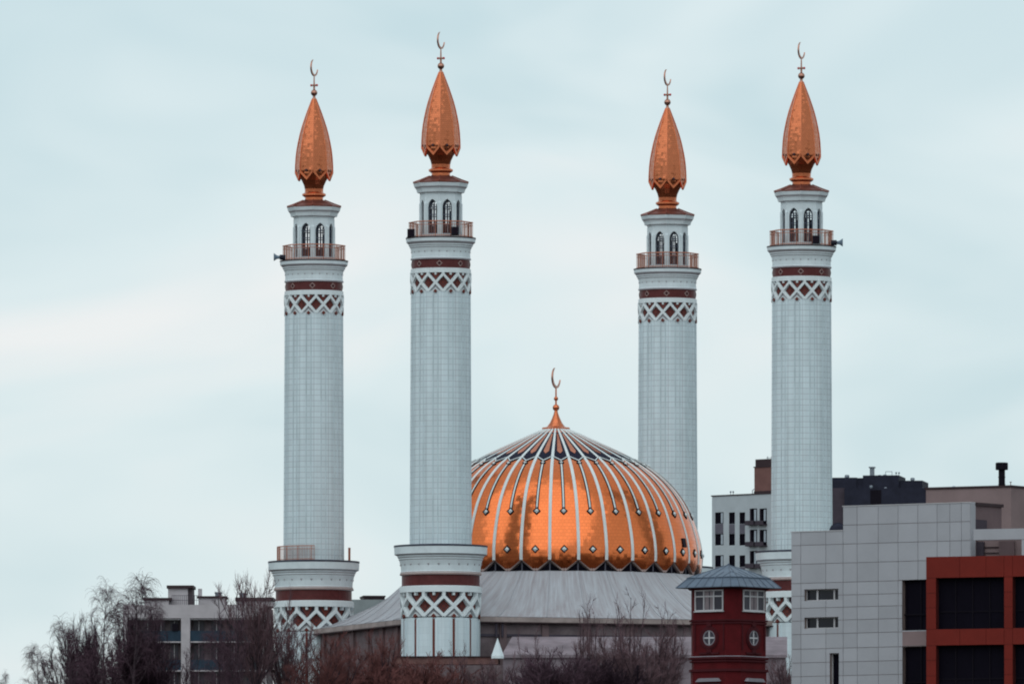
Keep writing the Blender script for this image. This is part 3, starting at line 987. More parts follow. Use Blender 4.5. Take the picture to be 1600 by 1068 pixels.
# small dark hatch on the copper, right hand side
hx = MB()
hz_ = front(843)
gb_ = G0 + 3 * GA
gore_poly(hx, [(.1, hz_ - .45), (.55, hz_ - .45), (.55, hz_ + .45), (.1, hz_ + .45)], 0.0, 0.12, 0, gb_)
hx.build('roof_hatch', M['black'], dome)
# dome finial
fz = MB()
fz.lathe([(r / PD, ZD(y)) for r, y in [(20, 671.5), (19.5, 668.5), (14, 666), (9.5, 660), (6.2, 653), (3.6, 646), (2.4, 641)]], 24, 0, 0)
for k in range(24):
    a = k * R(15)
    fz.ball((20 / PD * math.cos(a), 20 / PD * math.sin(a), ZD(669.5)), 0.14, 0, 6, 4)
fz.ball((0, 0, ZD(636.5)), 5.4 / PD)
fz.ball((0, 0, ZD(622.5)), 3.5 / PD)
fz.lathe([(1.5 / PD, ZD(633)), (1.2 / PD, ZD(605.5))], 10, 0, 0)
dfo = fz.build('finial', M['copper'], hall, smooth=False)
cc = crescent(hall, ZD(590), 16.3 / PD, dfo)

# tent roof from the dome's foot to the square eaves
EA = HS + 1.2
ze = zat(964, pB.y + 3) - ZG
zr = zb_ - 0.06
tf = MB()
N, NT = 128, 14
def sq(a):
    c, s_ = math.cos(a), math.sin(a)
    q = EA / max(abs(c), abs(s_))
    return Vector((c * q, s_ * q))
prev = None
for i in range(NT + 1):
    t = i / NT
    ids = []; row = []
    for k in range(N):
        a = 2 * math.pi * k / N + math.pi / 4
        p0 = Vector((math.cos(a), math.sin(a))) * (r0_ + 0.1)
        p = p0.lerp(sq(a), t)
        fold = 0.02 * (1 if k % 4 == 0 else 0) * (1 - t)
        ids.append(tf.vert((p.x, p.y, ze + (zr - ze) * ((1 - t) ** 1.5) + fold)))
    if prev:
        for k in range(N):
            k2 = (k + 1) % N
            tf.face((ids[k], ids[k2], prev[k2], prev[k]), 0, [(k * .9, t * 7), (k * .9 + .9, t * 7), (k * .9 + .9, t * 7 - .5), (k * .9, t * 7 - .5)])
    prev = ids
# streak material for the tent roofing, running down the slope
tm = M['tent']; tn = tm.node_tree
uvn = tn.nodes.new('ShaderNodeUVMap')
mpp = next(n_ for n_ in tn.nodes if n_.type == 'MAPPING')
tn.links.new(uvn.outputs['UV'], mpp.inputs['Vector'])
mpp.inputs['Scale'].default_value = (1.6, 0.16, 1)
tent = tf.build('tent_roof', M['tent'], hall)
fs = MB()
for k in range(4):
    T = Matrix.Rotation(k * R(90), 4, 'Z')
    fs.box(-EA - .05, EA - .0, -EA - .05, -EA + .3, ze - .55, ze - .03, 0, T)
    fs.box(-EA - .10, EA - .10, -EA - .15, -EA - .06, ze - .62, ze - .5, 1, T)
fs.build('eave_fascia', [M['fascia'], M['capdark']], hall)
hw_ = MB()
hw_.box(-EA + .6, EA - .6, -EA + .6, EA - .6, -1.5, ze - .2, 0)
hw_.box(-EA + .45, EA - .45, -EA + .42, -EA + .6, zat(992, pB.y + 2) - ZG - .12, zat(992, pB.y + 2) - ZG + .12, 1)
for k in range(9):                               # piers along the front and left walls
    u = -EA + 3 + k * 4.4
    hw_.box(u - .35, u + .35, -EA + .35, -EA + .6, -1.5, ze - .5, 2)
    hw_.box(-EA + .35, -EA + .6, u - .35, u + .35, -1.5, ze - .5, 2)
hw_.build('wall', [M['hallwall'], M['darkwall'], M['brownside']], hall)
dp = MB()
for u in (-EA + 6.6, -EA + 7.25):
    dp.tube([Vector((u, -EA + .2, ze - .4)), Vector((u, -EA + .2, zat(994, pB.y) - ZG))], 0.12, 6)
dp.build('downpipe', M['darkwall'], hall)
# raised seams on the roof
sm = MB()
for k in range(0, N, 4):
    a = 2 * math.pi * k / N + math.pi / 4
    pts = []
    for t in seq(0, 1, 8):
        p0 = Vector((math.cos(a), math.sin(a))) * (r0_ + 0.1)
        p = p0.lerp(sq(a), t)
        pts.append(Vector((p.x, p.y, ze + (zr - ze) * ((1 - t) ** 1.5) + .03)))
    sm.tube(pts, 0.045, 4)
sm.build('seam', M['tent'], tent)

# low annex in front of the hall with a white pyramid skylight, and the brick terrace below the front minaret
YA = 1488.0
def fbox(mb, x0, x1, y0, y1, Y, dep, mi=0):
    a, b = pt(x0, y1, Y), pt(x1, y0, Y)
    mb.box(a.x, b.x, Y, Y + dep, a.z, b.z, mi)
an = empty('annex_building', (pt(900, 1000, YA).x, YA, ground(YA)), label='pale grey low annex below the tent roof, with a small white pyramid on it', cat='building')
ox, oy, oz = an.location
def offset(mb): mb.v = [(x - ox, y - oy, z - oz) for x, y, z in mb.v]
a_ = MB()
z_t = zat(1016, YA)
fbox(a_, 786, 1228, 1021, 1110, YA, 9, 0)
a_.box(pt(620, 0, YA).x, pt(1228, 0, YA).x, YA + .4, YA + 8, ground(YA) - 1, zat(1038, YA), 1)
offset(a_); a_.build('wall', [M['annex'], M['hallwall']], an)
a_ = MB()
p0, p1 = pt(784, 1022, YA - .3), pt(1230, 1022, YA - .3)
q0, q1 = pt(800, 994, YA + 8), pt(1230, 994, YA + 8)
i0 = len(a_.v)
for p in (p0, p1, q1, q0): a_.v.append(tuple(p))
for p in (p0, p1, q1, q0): a_.v.append((p.x, p.y, p.z - .3))
for q in ((0, 1, 2, 3), (7, 6, 5, 4), (0, 4, 5, 1), (1, 5, 6, 2), (2, 6, 7, 3), (3, 7, 4, 0)): a_.face([i0 + i for i in q])
offset(a_); a_.build('roof', M['annex'], an)
a_ = MB()
c0 = pt(777.5, 1024, YA - 2); ap_ = pt(777.5, 995.5, YA - 2)
hh = 10.5 / 16
for k in range(8):
    a, b = R(22.5 + 45 * k), R(67.5 + 45 * k)
    i0 = len(a_.v)
    a_.v += [(c0.x + hh * math.cos(a), c0.y + hh * math.sin(a), c0.z), (c0.x + hh * math.cos(b), c0.y + hh * math.sin(b), c0.z), tuple(ap_),
             (c0.x + hh * math.cos(a), c0.y + hh * math.sin(a), c0.z - .25), (c0.x + hh * math.cos(b), c0.y + hh * math.sin(b), c0.z - .25)]
    a_.face((i0, i0 + 1, i0 + 2)); a_.face((i0 + 3, i0 + 4, i0 + 1, i0))
offset(a_); a_.build('skylight', M['white'], an)
tr_ = MB()
YT = pB.y - 5.5
fbox(tr_, 618, 778.5, 1025.5, 1037, YT, 12, 0)
fbox(tr_, 616, 779.5, 1024.2, 1025.8, YT - .2, 12.4, 1)
fbox(tr_, 622, 772, 1037, 1120, YT + .6, 11, 2)
tag(tr_.build('terrace_wall', [M['brick'], M['capdark'], M['annex']]), 'brown brick terrace wall under the foot of the front minaret', 'wall')

# ------------------------------------------------------------------ facade helper for the other buildings
class Fac:
    def __init__(s, px, Y, ang):
        p = pt(px, 900, Y)
        s.p = Vector((p.x, p.y)); s.a = R(ang)
        s.d = Vector((math.cos(s.a), math.sin(s.a))); s.n = Vector((math.sin(s.a), -math.cos(s.a)))
        s.zg = ground(Y)
    def uz(s, px, py):
        r = ray(px, py)
        rx = Vector((r.x, r.y))
        t = s.p.dot(s.n) / rx.dot(s.n)
        h = rx * t - s.p
        return h.dot(s.d), CZ + r.z * t - s.zg
    def u(s, px): return s.uz(px, 900)[0]
    def root(s, name, **k): return empty(name, (s.p.x, s.p.y, s.zg), s.a, **k)
    def rect(s, x0, y0, x1, y1):                 # photo box -> (u0, u1, z0, z1) using its centre rows
        xm, ym = (x0 + x1) / 2, (y0 + y1) / 2
        return s.uz(x0, ym)[0], s.uz(x1, ym)[0], s.uz(xm, y1)[1], s.uz(xm, y0)[1]
def subtract(r, h):
    u0, u1, z0, z1 = r; a0, a1, b0, b1 = h
    if a0 >= u1 or a1 <= u0 or b0 >= z1 or b1 <= z0: return [r]
    out = []
    if b0 > z0: out.append((u0, u1, z0, b0))
    if b1 < z1: out.append((u0, u1, b1, z1))
    m0, m1 = max(z0, b0), min(z1, b1)
    if a0 > u0: out.append((u0, a0, m0, m1))
    if a1 < u1: out.append((a1, u1, m0, m1))
    return out
def clad(mb, region, us, zs, holes, gap, y0, y1, mi=0):
    """panels over a region, cut by joints and openings, each a separate thin slab"""
    u0, u1, z0, z1 = region
    us = [u0] + sorted(u for u in us if u0 + .15 < u < u1 - .15) + [u1]
    zs = [z0] + sorted(z for z in zs if z0 + .15 < z < z1 - .15) + [z1]
    for ua, ub in zip(us, us[1:]):
        for za, zb in zip(zs, zs[1:]):
            rs = [(ua + gap, ub - gap, za + gap, zb - gap)]
            for h in holes:
                rs = [q for r in rs for q in subtract(r, h)]
            for a, b, c, d in rs:
                if b - a > .03 and d - c > .03:
                    mb.box(a, b, y0, y1, c, d, mi)

# ------------------------------------------------------------------ office block on the right
fo = Fac(1237, 905, -34)
off = fo.root('office_building', label='pale grey panelled office block with an orange red frame and dark windows', cat='building')
uA, uB, uE = 0.0, fo.u(1318), fo.u(1517)
zlow, zhigh = fo.uz(1275, 830)[1], fo.uz(1417, 788)[1]
zhl = fo.uz(1318, 792)[1]
zbot = -2.0
rows_px = [818, 847.5, 877, 907, 927, 946, 966, 987, 1010, 1031.5, 1053, 1075]
jz = [fo.uz(1385, y)[1] for y in rows_px]
jz += [min(jz) - .82 * i for i in range(1, 13)]
ju = [fo.u(x) for x in (1252, 1291, 1318, 1340, 1373, 1404, 1435, 1465, 1485, 1503)]
wins = [fo.rect(1257.5, 919.5, 1310.5, 937.5), fo.rect(1257.5, 963.5, 1310.5, 981)]
slot = fo.rect(1297, 1019.5, 1311.5, 1085)
logs = [fo.rect(1410, 905, 1448, 984), fo.rect(1410.5, 1009.5, 1448, 1090)]
logs = [(a, b + .6, c, d) for a, b, c, d in logs]
holes = wins + [slot] + logs
cl = MB()
clad(cl, (uA, uB, zbot, zlow), ju, jz, holes, .014, -.05, 0, 0)
clad(cl, (uB, uE, zbot, zhigh), ju, jz, holes, .014, -.05, 0, 0)
jo = MB()
clad(jo, (uA, uB, zbot, zlow - .02), [], [], holes, 0, 0.003, .45, 0)
clad(jo, (uB + .003, uE - .003, zbot, zhigh - .02), [], [], holes, 0, 0.003, .45, 0)
cl.box(uE + .001, uE + .035, -.05, .47, zbot, zhigh, 0)
cl.build('facade_panels', M['clad'], off)
jo.build('facade_joints', M['joint'], off)
bd_ = MB()
bd_.box(uA + .01, uB, .46, 9, zbot, zlow - .05, 0)
bd_.box(uB + .002, uE - .01, .462, 3.4, zbot, zhigh - .06, 0)
bd_.box(uB + .002, uE + 6, 3.41, 10, zbot, fo.uz(1417, 826)[1], 0)
bd_.build('body', M['brownside'], off)
cp = MB()
cp.box(uA - .04, uB, -.08, .5, zlow, zlow + .05, 0)
cp.box(uB - .04, uE + .04, -.08, .5, zhigh, zhigh + .05, 0)
cp.build('parapet_coping', M['wframe'], off)
se = MB()
se.box(uE - .02, uE + .08, .45, 3.5, zhigh - .14, zhigh + .04, 0)
se.build('side_eave', M['capdark'], off)
for (a, b, c, d) in wins:
    wf = MB()
    e_ = .05
    ys_ = (.18, .26)
    for x0, x1 in ((a, a + e_), (b - e_, b), (a + (b - a) * .30, a + (b - a) * .345), (a + (b - a) * .80, a + (b - a) * .84)):
        wf.box(x0, x1, ys_[0], ys_[1], c, d)
    wf.box(a, b, ys_[0] + .004, ys_[1] - .004, c, c + e_); wf.box(a, b, ys_[0] + .004, ys_[1] - .004, d - e_, d)
    wo_ = wf.build('window', M['wframe'], off)
    pn = MB()
    pn.box(a + .02, b - .02, .24, .255, c + .01, d - .01, 0)
    if d > zlow - 4.5: pn.box(a + (b - a) * .35, a + (b - a) * .79, .256, .27, c + .02, d - .02, 1)
    pn.build('pane', [M['glass'], M['curtain']], wo_)
sw = MB()
a, b, c, d = slot
sw.box(a, a + .05, .2, .3, c, d); sw.box(b - .05, b, .2, .3, c, d); sw.box(a, b, .21, .29, d - .05, d)
so = sw.build('window', M['wframe'], off)
pn = MB(); pn.box(a + .02, b - .02, .31, .33, c, d - .02); pn.build('pane', M['glassdull'], so)
for (a, b, c, d) in logs:
    lg = MB()
    lg.box(a + .01, b, .30, .36, c, d, 0)
    for t in (.05, .5, .95): lg.box(a + (b - a) * t - .03, a + (b - a) * t + .03, .24, .295, c, d, 1)
    lg.box(a, b, .2, .26, c + .9, c + .96, 1)
    lg.build('loggia_glazing', [M['glassdull'], M['blackmetal']], off)
lb_ = MB()
a, b, c, d = fo.rect(1411, 985.5, 1448, 1008)
lb_.box(a, b, -.07, -.052, c, d); lb_.build('spandrel_panel', M['beige'], off)
# orange frame standing in front, its own plane
fr = Fac(1447.3, 896.5, -22)
def to_off(mb):                                   # from the frame's plane into the building's local frame
    A = Matrix.Translation((fo.p.x, fo.p.y, fo.zg)) @ Matrix.Rotation(fo.a, 4, 'Z')
    B = Matrix.Translation((fr.p.x, fr.p.y, fr.zg)) @ Matrix.Rotation(fr.a, 4, 'Z')
    T = A.inverted() @ B
    mb.v = [tuple(T @ Vector(v)) for v in mb.v]
fr.zg = fo.zg
W1 = fr.u(1720)
ztop = fr.uz(1520, 868)[1]
openx = [(1462.7, 1569), (1582.5, 1690)]
openy = [(901.5, 981.5), (1007, 1087)]
fh = []
for x0, x1 in openx:
    for y0, y1 in openy:
        a, b, _, _ = fr.rect(x0, 940, x1, 941)
        c, d = fr.uz(1515, y1)[1], fr.uz(1515, y0)[1]
        fh.append((a, b, c, d))
om, oj = MB(), MB()
ojx = [fr.u(x) for x in (1500, 1541, 1569, 1582.5, 1620, 1660, 1690)]
ojz = [fr.uz(1515, y)[1] for y in (901.5, 925, 948, 981.5, 1007, 1030)]
ojz = ojz + [min(ojz) - .9 * i for i in range(1, 12)]
clad(om, (0, W1, -2, ztop), ojx, ojz, fh, .010, -.04, 0)
clad(oj, (0, W1, -2, ztop - .01), [], [], fh, 0, .003, .6)
to_off(om); to_off(oj)
ofo = om.build('orange_frame', M['orange'], off)
oj.build('frame_joints', M['orangejoint'], ofo)
for (a, b, c, d) in fh:
    gl = MB()
    gl.box(a, b, .5, .55, c, d, 0)
    for t in (0.0, .25, .5, .75, 1.0): gl.box(a + (b - a) * t - .03, a + (b - a) * t + .03, .44, .495, c, d, 1)
    gl.box(a, b, .45, .49, c + 1.0, c + 1.06, 1)
    to_off(gl)
    gl.build('window_glazing', [M['glassdull'], M['blackmetal']], off)
# terrace above the frame: white beam on a white pier, brown wall and dark doors behind
bm_ = MB()
ub0 = fr.u(1513)
c, d = fr.uz(1555, 841.5)[1], fr.uz(1555, 824.5)[1]
bm_.box(ub0, W1, .9, 1.5, c, d)
bm_.box(fr.u(1588), W1, .92, 1.48, ztop - .6, c)
to_off(bm_); bm_.build('terrace_beam', M['clad'], off)
fud = lambda px: fr.u(px) - 3.1 * math.tan(R(22))      # same photo column on the wall 3.1 m behind
bw = MB()
bw.box(fud(1519), W1 + 2, 3.2, 3.5, ztop - 2, fr.uz(1560, 838)[1], 0)
bw.box(0.2, W1, .61, 3.2, ztop - 2, ztop - .5, 1)
for y in (851, 860): bw.box(fud(1540), fud(1575), 3.12, 3.2, fr.uz(1555, y)[1], fr.uz(1555, y)[1] + .06, 2)
bw.box(fud(1564), fud(1588), 3.05, 3.19, ztop - 1, fr.uz(1555, 841)[1], 3)
to_off(bw); bw.build('terrace_wall', [M['beige'], M['brownside'], M['capdark'], M['brownside']], off)
dr = MB()
dr.box(fud(1516), fud(1540.5), 3.0, 3.19, ztop - 1, fr.uz(1530, 842)[1])
to_off(dr); dr.build('terrace_door', M['slatebrown'], off)
# dark window on the brown side wall, above the beam
A_ = MB()
zd0, zd1 = fo.uz(1530, 827)[1], fo.uz(1530, 810)[1]
A_.box(uE - .008, uE + .02, .5, 1.75, zd0, zd1, 0)
A_.build('window_side', M['slatebrown'], off)
off.children[-1].name = 'side_window'
# dish on the lower roof
ds = MB()
c0 = pt(1309.5, 833, 907.5); rad = 10.5 / 26.5
rings = []
for i in range(6):
    t = i / 5
    r = rad * 1.25 * math.sin(t * 1.2) / math.sin(1.2)
    rings.append([ds.vert((r * math.cos(2 * math.pi * k / 20), -.30 * (1 - t * t) , .12 + r * math.sin(2 * math.pi * k / 20))) for k in range(20)])
for a, b in zip(rings, rings[1:]):
    for k in range(20): ds.face((a[k], a[(k + 1) % 20], b[(k + 1) % 20], b[k]))
ds.tube([Vector((rad * 1.27 * math.cos(2 * math.pi * k / 20), 0, .12 + rad * 1.27 * math.sin(2 * math.pi * k / 20))) for k in range(21)], .025, 5)
ds.tube([Vector((0, .05, -.9)), Vector((0, .02, .1))], .05, 6)
dso = ds.build('satellite_dish', M['slateblock'])
dso.location = (c0.x, c0.y, c0.z)
tag(dso, 'dark round dish half hidden behind the lower parapet of the office block', 'dish')

# beige block behind the office
fb = Fac(1580, 930, -30)
be = fb.root('beige_building', label='mauve beige flat roofed block behind the office, black flue on its roof', cat='building')
zt_ = fb.uz(1515, 762.5)[1]
ul = fb.u(1447)
b_ = MB()
b_.box(ul, 0, 0, 8, -2, zt_)
be_w = b_.build('wall', M['beige'], be)
b_ = MB(); b_.box(ul - .06, .06, -.06, 8.06, zt_, zt_ + .13); b_.build('roof_coping', M['capdark'], be)
fl = MB()
def fpt(fac, px, py, dep):
    u, z = fac.uz(px, py); return Vector((u, dep, z))
p0, p1, p2 = fpt(fb, 1541, 764, 2), fpt(fb, 1541, 731.5, 2), fpt(fb, 1541, 720, 2)
fl.lathe([(.2, p0.z - .3), (.2, p1.z + .1)], 14, c=(p0.x, 2))
fl.lathe([(.2, p1.z), (.36, p1.z), (.38, p1.z + .04), (.38, p2.z - .04), (.34, p2.z)], 14, c=(p0.x, 2))
for z in (p0.z + .35, p0.z + .8): fl.lathe([(.225, z), (.225, z + .05)], 14, c=(p0.x, 2))
fl.build('flue', M['blackmetal'], be)
vt = MB()
p0 = fpt(fb, 1472, 761, 1.5)
vt.lathe([(.1, p0.z - .2), (.1, p0.z + .02), (.16, p0.z + .04), (.12, p0.z + .12), (.03, p0.z + .17)], 12, c=(p0.x, 1.5))
vt.build('roof_vent', M['paleglass'], be)
vt = MB(); p0 = fpt(fb, 1567, 759, 1.0)
vt.tube([Vector((p0.x, 1, p0.z - .2)), Vector((p0.x, 1, p0.z + .27))], .025, 6); vt.box(p0.x - .05, p0.x + .05, .95, 1.05, p0.z + .27, p0.z + .31)
vt.build('red_pole', M['pent'], be)

# ------------------------------------------------------------------ distant apartment blocks
fa = Fac(1112.5, 2100, -44)
ap_b = fa.root('apartment_building', label='pale apartment block with dark window columns and a brick penthouse, seen left of a minaret', cat='building')
uR = fa.u(1214)
zt_ = fa.uz(1160, 773)[1]
awins = []
c1 = [(1117.4, 1130.5), (1139.3, 1148.3), (1155.6, 1164.2)]
for x0, x1 in c1:
    for y0, y1 in ((800, 818), (833.5, 851.5), (867, 885), (901, 919)):
        awins.append((fa.u(x0), fa.u(x1), fa.uz(x0, y1)[1], fa.uz(x0, y0)[1], x0 < 1120))
balc = []
for x0, x1 in ((1171.5, 1183.2), (1186.7, 1198.3)):
    for y0, y1 in ((794, 819), (827, 852), (860, 886)):
        balc.append((fa.u(x0), fa.u(x1), fa.uz(x0, y1)[1], fa.uz(x0, y0)[1]))
aw = MB()
clad(aw, (0, uR, -3, zt_), [], [], [h[:4] for h in awins] + balc, 0, 0, .5)
aw.box(0.02, uR, .51, 4, -3, zt_ - .1)
aw.build('wall', M['aptwall'], ap_b)
ac = MB(); ac.box(-.1, uR, -.1, 4, zt_, zt_ + .15); ac.build('roof_coping', M['capdark'], ap_b)
for a, b, c, d, pale in awins:
    q = MB(); q.box(a, b, .12, .2, c, d, 0)
    if pale: q.box(a + (b - a) * .66, b - .2, .06, .11, c + .1, d - .1, 1)
    q.box(a, a + .1, .02, .115, c, d, 2); q.box(b - .12, b, .02, .116, c, d, 2); q.box(a, b, .03, .114, d - .1, d, 2)
    q.build('window', [M['glassdull'], M['paleglass'], M['blackmetal']], ap_b)
for x0, x1 in c1:
    q = MB()
    for y0, y1 in ((818.3, 833.2), (885.3, 900.7)):
        q.box(fa.u(x0) + .02, fa.u(x1) - .02, -.03, -.003, fa.uz(x0, y1)[1], fa.uz(x0, y0)[1])
    q.build('spandrel', M['aptpanel'], ap_b)
for a, b, c, d in balc:
    q = MB()
    q.box(a, b, .2, .3, c, d, 0)
    q.box(a + (b - a) * .56, b - .3, .06, .19, c + .5, d - .15, 1)
    q.box(a - .1, b + .1, -.8, .2, c - .12, c, 2)
    q.box(a - .1, b + .1, -.86, -.8, c - .1, c + .5, 2)
    q.box(a, a + .12, .02, .19, c, d, 2); q.box(b - .12, b, .02, .192, c, d, 2)
    q.build('balcony', [M['glassdull'], M['paleglass'], M['slatebrown']], ap_b)
ph = MB()
a, b = fa.u(1171), fa.u(1216)
z0p, z1p, z2p = fa.uz(1180, 769)[1], fa.uz(1180, 728.5)[1], fa.uz(1180, 716.5)[1]
ph.box(a, b, 1.0, 4, z0p - .5, z1p, 0); ph.box(a + .1, b, 1.1, 3.9, z1p, z2p, 1); ph.box(a - .1, b, .9, 4.1, z1p - .08, z1p + .06, 1)
ph.box(a - .05, b, .95, 3.95, z0p - .3, z0p + .25, 1)
ph.build('penthouse', [M['pent'], M['capdark']], ap_b)
ae = MB()
for px in (1176, 1182, 1188, 1195, 1200):
    p = fa.uz(px, 717)
    ae.tube([Vector((p[0], 3, p[1] - .2)), Vector((p[0], 3, p[1] + (.5 if px < 1190 else 1.3)))], .05, 4)
p0, p1 = fa.uz(1174, 713.5), fa.uz(1203, 713.5)
ae.tube([Vector((p0[0], 3, p0[1])), Vector((p1[0], 3, p1[1]))], .04, 4)
for px in (1126, 1130):
    p = fa.uz(px, 774)
    a2 = MB(); a2.tube([Vector((p[0], 2, p[1])), Vector((p[0], 2, p[1] + .5))], .04, 4); a2.ball((p[0], 2, p[1] + .6), .14, 0, 6, 4); a2.build('roof_aerial', M['zinc'], ap_b)
p = fa.uz(1168, 769)
a2 = MB(); a2.tube([Vector((p[0] - .5, 1.5, p[1] - .3)), Vector((p[0] - .5, 1.5, p[1] + .35)), Vector((p[0] - .2, 1.5, p[1] + .5)), Vector((p[0] + .4, 1.5, p[1] + .5))], .06, 5); a2.build('vent_pipe', M['zinc'], ap_b)
ae.build('roof_aerial', M['zinc'], ap_b)

fd = Fac(1319, 2130, -8)
dkb = fd.root('dark_building', label='dark slate apartment block with stepped roof and metal vents, right of a minaret', cat='building')
q = MB()
def fbx(mb, fac, x0, y0, x1, dep0, dep1, mi=0, ybot=None):
    zt = fac.uz((x0 + x1) / 2, y0)[1]
    zb = -3 if ybot is None else fac.uz((x0 + x1) / 2, ybot)[1]
    mb.box(fac.u(x0), fac.u(x1), dep0, dep1, zb, zt, mi)
fbx(q, fd, 1319.5, 762, 1447, 0, 12, 0)
fbx(q, fd, 1290, 761.5, 1319.5, .6, 11, 1)
q.build('wall', [M['slateblock'], M['slatebrown']], dkb)
q = MB()
fbx(q, fd, 1290, 744.5, 1336, 2, 10, 0, 763)
fbx(q, fd, 1336, 748, 1346, 2.2, 9.8, 0, 763)
fbx(q, fd, 1346, 741, 1402, 1.8, 10.2, 0, 763)
fbx(q, fd, 1402, 749, 1438.5, 2.3, 9.7, 0, 763)
fbx(q, fd, 1336, 744, 1345.9, 4, 7, 0, 748)
q.build('roof_storey', M['slateblock'], dkb)
q = MB()
fbx(q, fd, 1354, 728, 1360.5, 4, 4.8, 0, 741); fbx(q, fd, 1352.5, 726.5, 1362, 3.8, 5, 0, 728.2)
q.build('roof_chimney', M['zinc'], dkb); q = MB()
for x0, y0, x1, yb in ((1313, 738.5, 1321, 745), (1365.5, 738.5, 1371, 742), (1373.5, 737.8, 1379.5, 742), (1416, 743, 1423.5, 749), (1357, 757, 1363, 762.3), (1380, 760, 1385, 762.3), (1439, 761, 1443, 763)):
    u0, u1 = fd.u(x0), fd.u(x1)
    zb, zt = fd.uz(x0, yb)[1] - .1, fd.uz(x0, y0)[1]
    cx, dd = (u0 + u1) / 2, (1.0 if y0 > 750 else 5.0)
    r = (u1 - u0) / 2
    q.lathe([(r * .7, zb), (r * .7, zb + (zt - zb) * .45), (r, zb + (zt - zb) * .5), (r * .85, zt - .05), (r * .4, zt)], 12, c=(cx, dd))
    q.build('roof_vent', M['zinc'], dkb); q = MB()
q = MB()
for px, y0 in ((1376, 733), (1386, 732.5), (1392.5, 735), (1397, 735)):
    u, zt = fd.uz(px, y0); zb = fd.uz(px, 742)[1]
    q.tube([Vector((u, 6, zb)), Vector((u, 6, zt))], .05, 4)
    if px > 1390: q.ball((u, 6, zt), .14, 0, 6, 4)
a, b = fd.uz(1376, 733), fd.uz(1386, 733)
q.tube([Vector((a[0], 6, a[1])), Vector((b[0], 6, b[1]))], .05, 4)
q.build('roof_aerial', M['zinc'], dkb)
q = MB()
a, b, c, d = fd.rect(1360, 765, 1377, 790)
q.box(a, b, -.05, 0.0 - .003, c, d); q.build('recess_shade_slab', M['blackmetal'], dkb)  # thin black slab on the wall, painting in the shade of a recess

# far low roofs seen beside the minarets
fg = Fac(552, 1720, 6)
q = MB()
lowb = fg.root('far_grey_building', label='far grey green block with dark roof box between the two left minarets', cat='building')
fbx(q, fg, 540, 936, 640, 0, 10); q.build('wall', mat('grey_green_render', (0.26, 0.30, 0.31), 0.8), lowb)
q = MB(); fbx(q, fg, 571, 930, 604, 2, 6, 0, 937); fbx(q, fg, 570, 928.6, 605, 1.8, 6.2, 0, 931); q.build('roof_box', M['capdark'], lowb)
fg2 = Fac(1090, 1800, 0)
lo2 = fg2.root('far_dark_building', label='sliver of a far dark roofed building between the dome and the pale apartments', cat='building')
q = MB(); fbx(q, fg2, 1085, 891, 1125, 0, 8); q.build('wall', M['slatebrown'], lo2)
q = MB(); fbx(q, fg2, 1084.5, 888.8, 1126, -.2, 8.2, 0, 891); q.build('roof', M['capdark'], lo2)

# ------------------------------------------------------------------ red tower
YR = 1062.0
cR = pt(1138.3, 900, YR)
gR = ground(YR)
tw_ = empty('red_tower', (cR.x, cR.y, gR), R(0), label='square dark red tower with a blue grey pyramid roof and round windows', cat='tower')
KR = F / YR
ZR = lambda py: zat(py, YR - 2) - gR
TH = R(38)                                       # turned so a cut corner faces the camera
tw_.rotation_euler = (0, 0, TH - R(45) + R(45))
# local frame: faces at -X.. with half size S and chamfer
S, CH = 2.18, 0.72
def octa(s_, ch):
    return [(s_ - ch, -s_), (s_, -s_ + ch), (s_, s_ - ch), (s_ - ch, s_), (-s_ + ch, s_), (-s_, s_ - ch), (-s_, -s_ + ch), (-s_ + ch, -s_)]
def oprism(mb, s0, c0, z0, s1, c1, z1, mi=0, cap=True):
    a, b = octa(s0, c0), octa(s1, c1)
    i0 = len(mb.v)
    mb.v += [(x, y, z0) for x, y in a] + [(x, y, z1) for x, y in b]
    for k in range(8):
        k2 = (k + 1) % 8
        mb.face((i0 + k, i0 + k2, i0 + 8 + k2, i0 + 8 + k), mi)
    if cap:
        mb.face([i0 + k for k in reversed(range(8))], mi); mb.face([i0 + 8 + k for k in range(8)], mi)
# the two visible faces: local -Y (turned to the left) and local +X?  pick rotation so that -Y faces left-front
tw_.rotation_euler = (0, 0, -R(38.5))
w0 = MB()
zE = ZR(917)
oprism(w0, S, CH, -1, S, CH, ZR(1046)); oprism(w0, S - .05, CH, ZR(1046), S - .05, CH, ZR(1026)); oprism(w0, S - .03, CH, ZR(1026), S - .03, CH, zE)
twall = w0.build('wall', M['towerred'], tw_)
w0 = MB()
for y0, y1, o_ in ((1033, 1030.5, .07), (1028.5, 1025, .12), (1048, 1044, .10), (969.5, 966.8, .08), (973.5, 971, .04)):
    oprism(w0, S + o_, CH + .02, ZR(y0), S + o_, CH + .02, ZR(y1))
oprism(w0, S + .05, CH, ZR(920), S + .2, CH, ZR(916.5))
w0.build('moulding', M['towerdk'], tw_)
w0 = MB(); oprism(w0, S + .125, CH + .02, ZR(1025), S + .05, CH, ZR(1023.8)); w0.build('ledge', M['ledge'], tw_)
rf = MB()
RC = .34
oprism(rf, S + .62, RC + .1, ZR(917), S + .62, RC + .1, ZR(916.2))
oprism(rf, S + .62, RC + .1, ZR(916.2), S - .02, RC, ZR(901.5), cap=False)
oprism(rf, S + .05, RC, ZR(901.8), S + .05, RC, ZR(900.3))
oprism(rf, S - .02, RC, ZR(900.3), .05, .02, ZR(880))
rfo = rf.build('roof', M['towerroof'], tw_)
smb = MB()
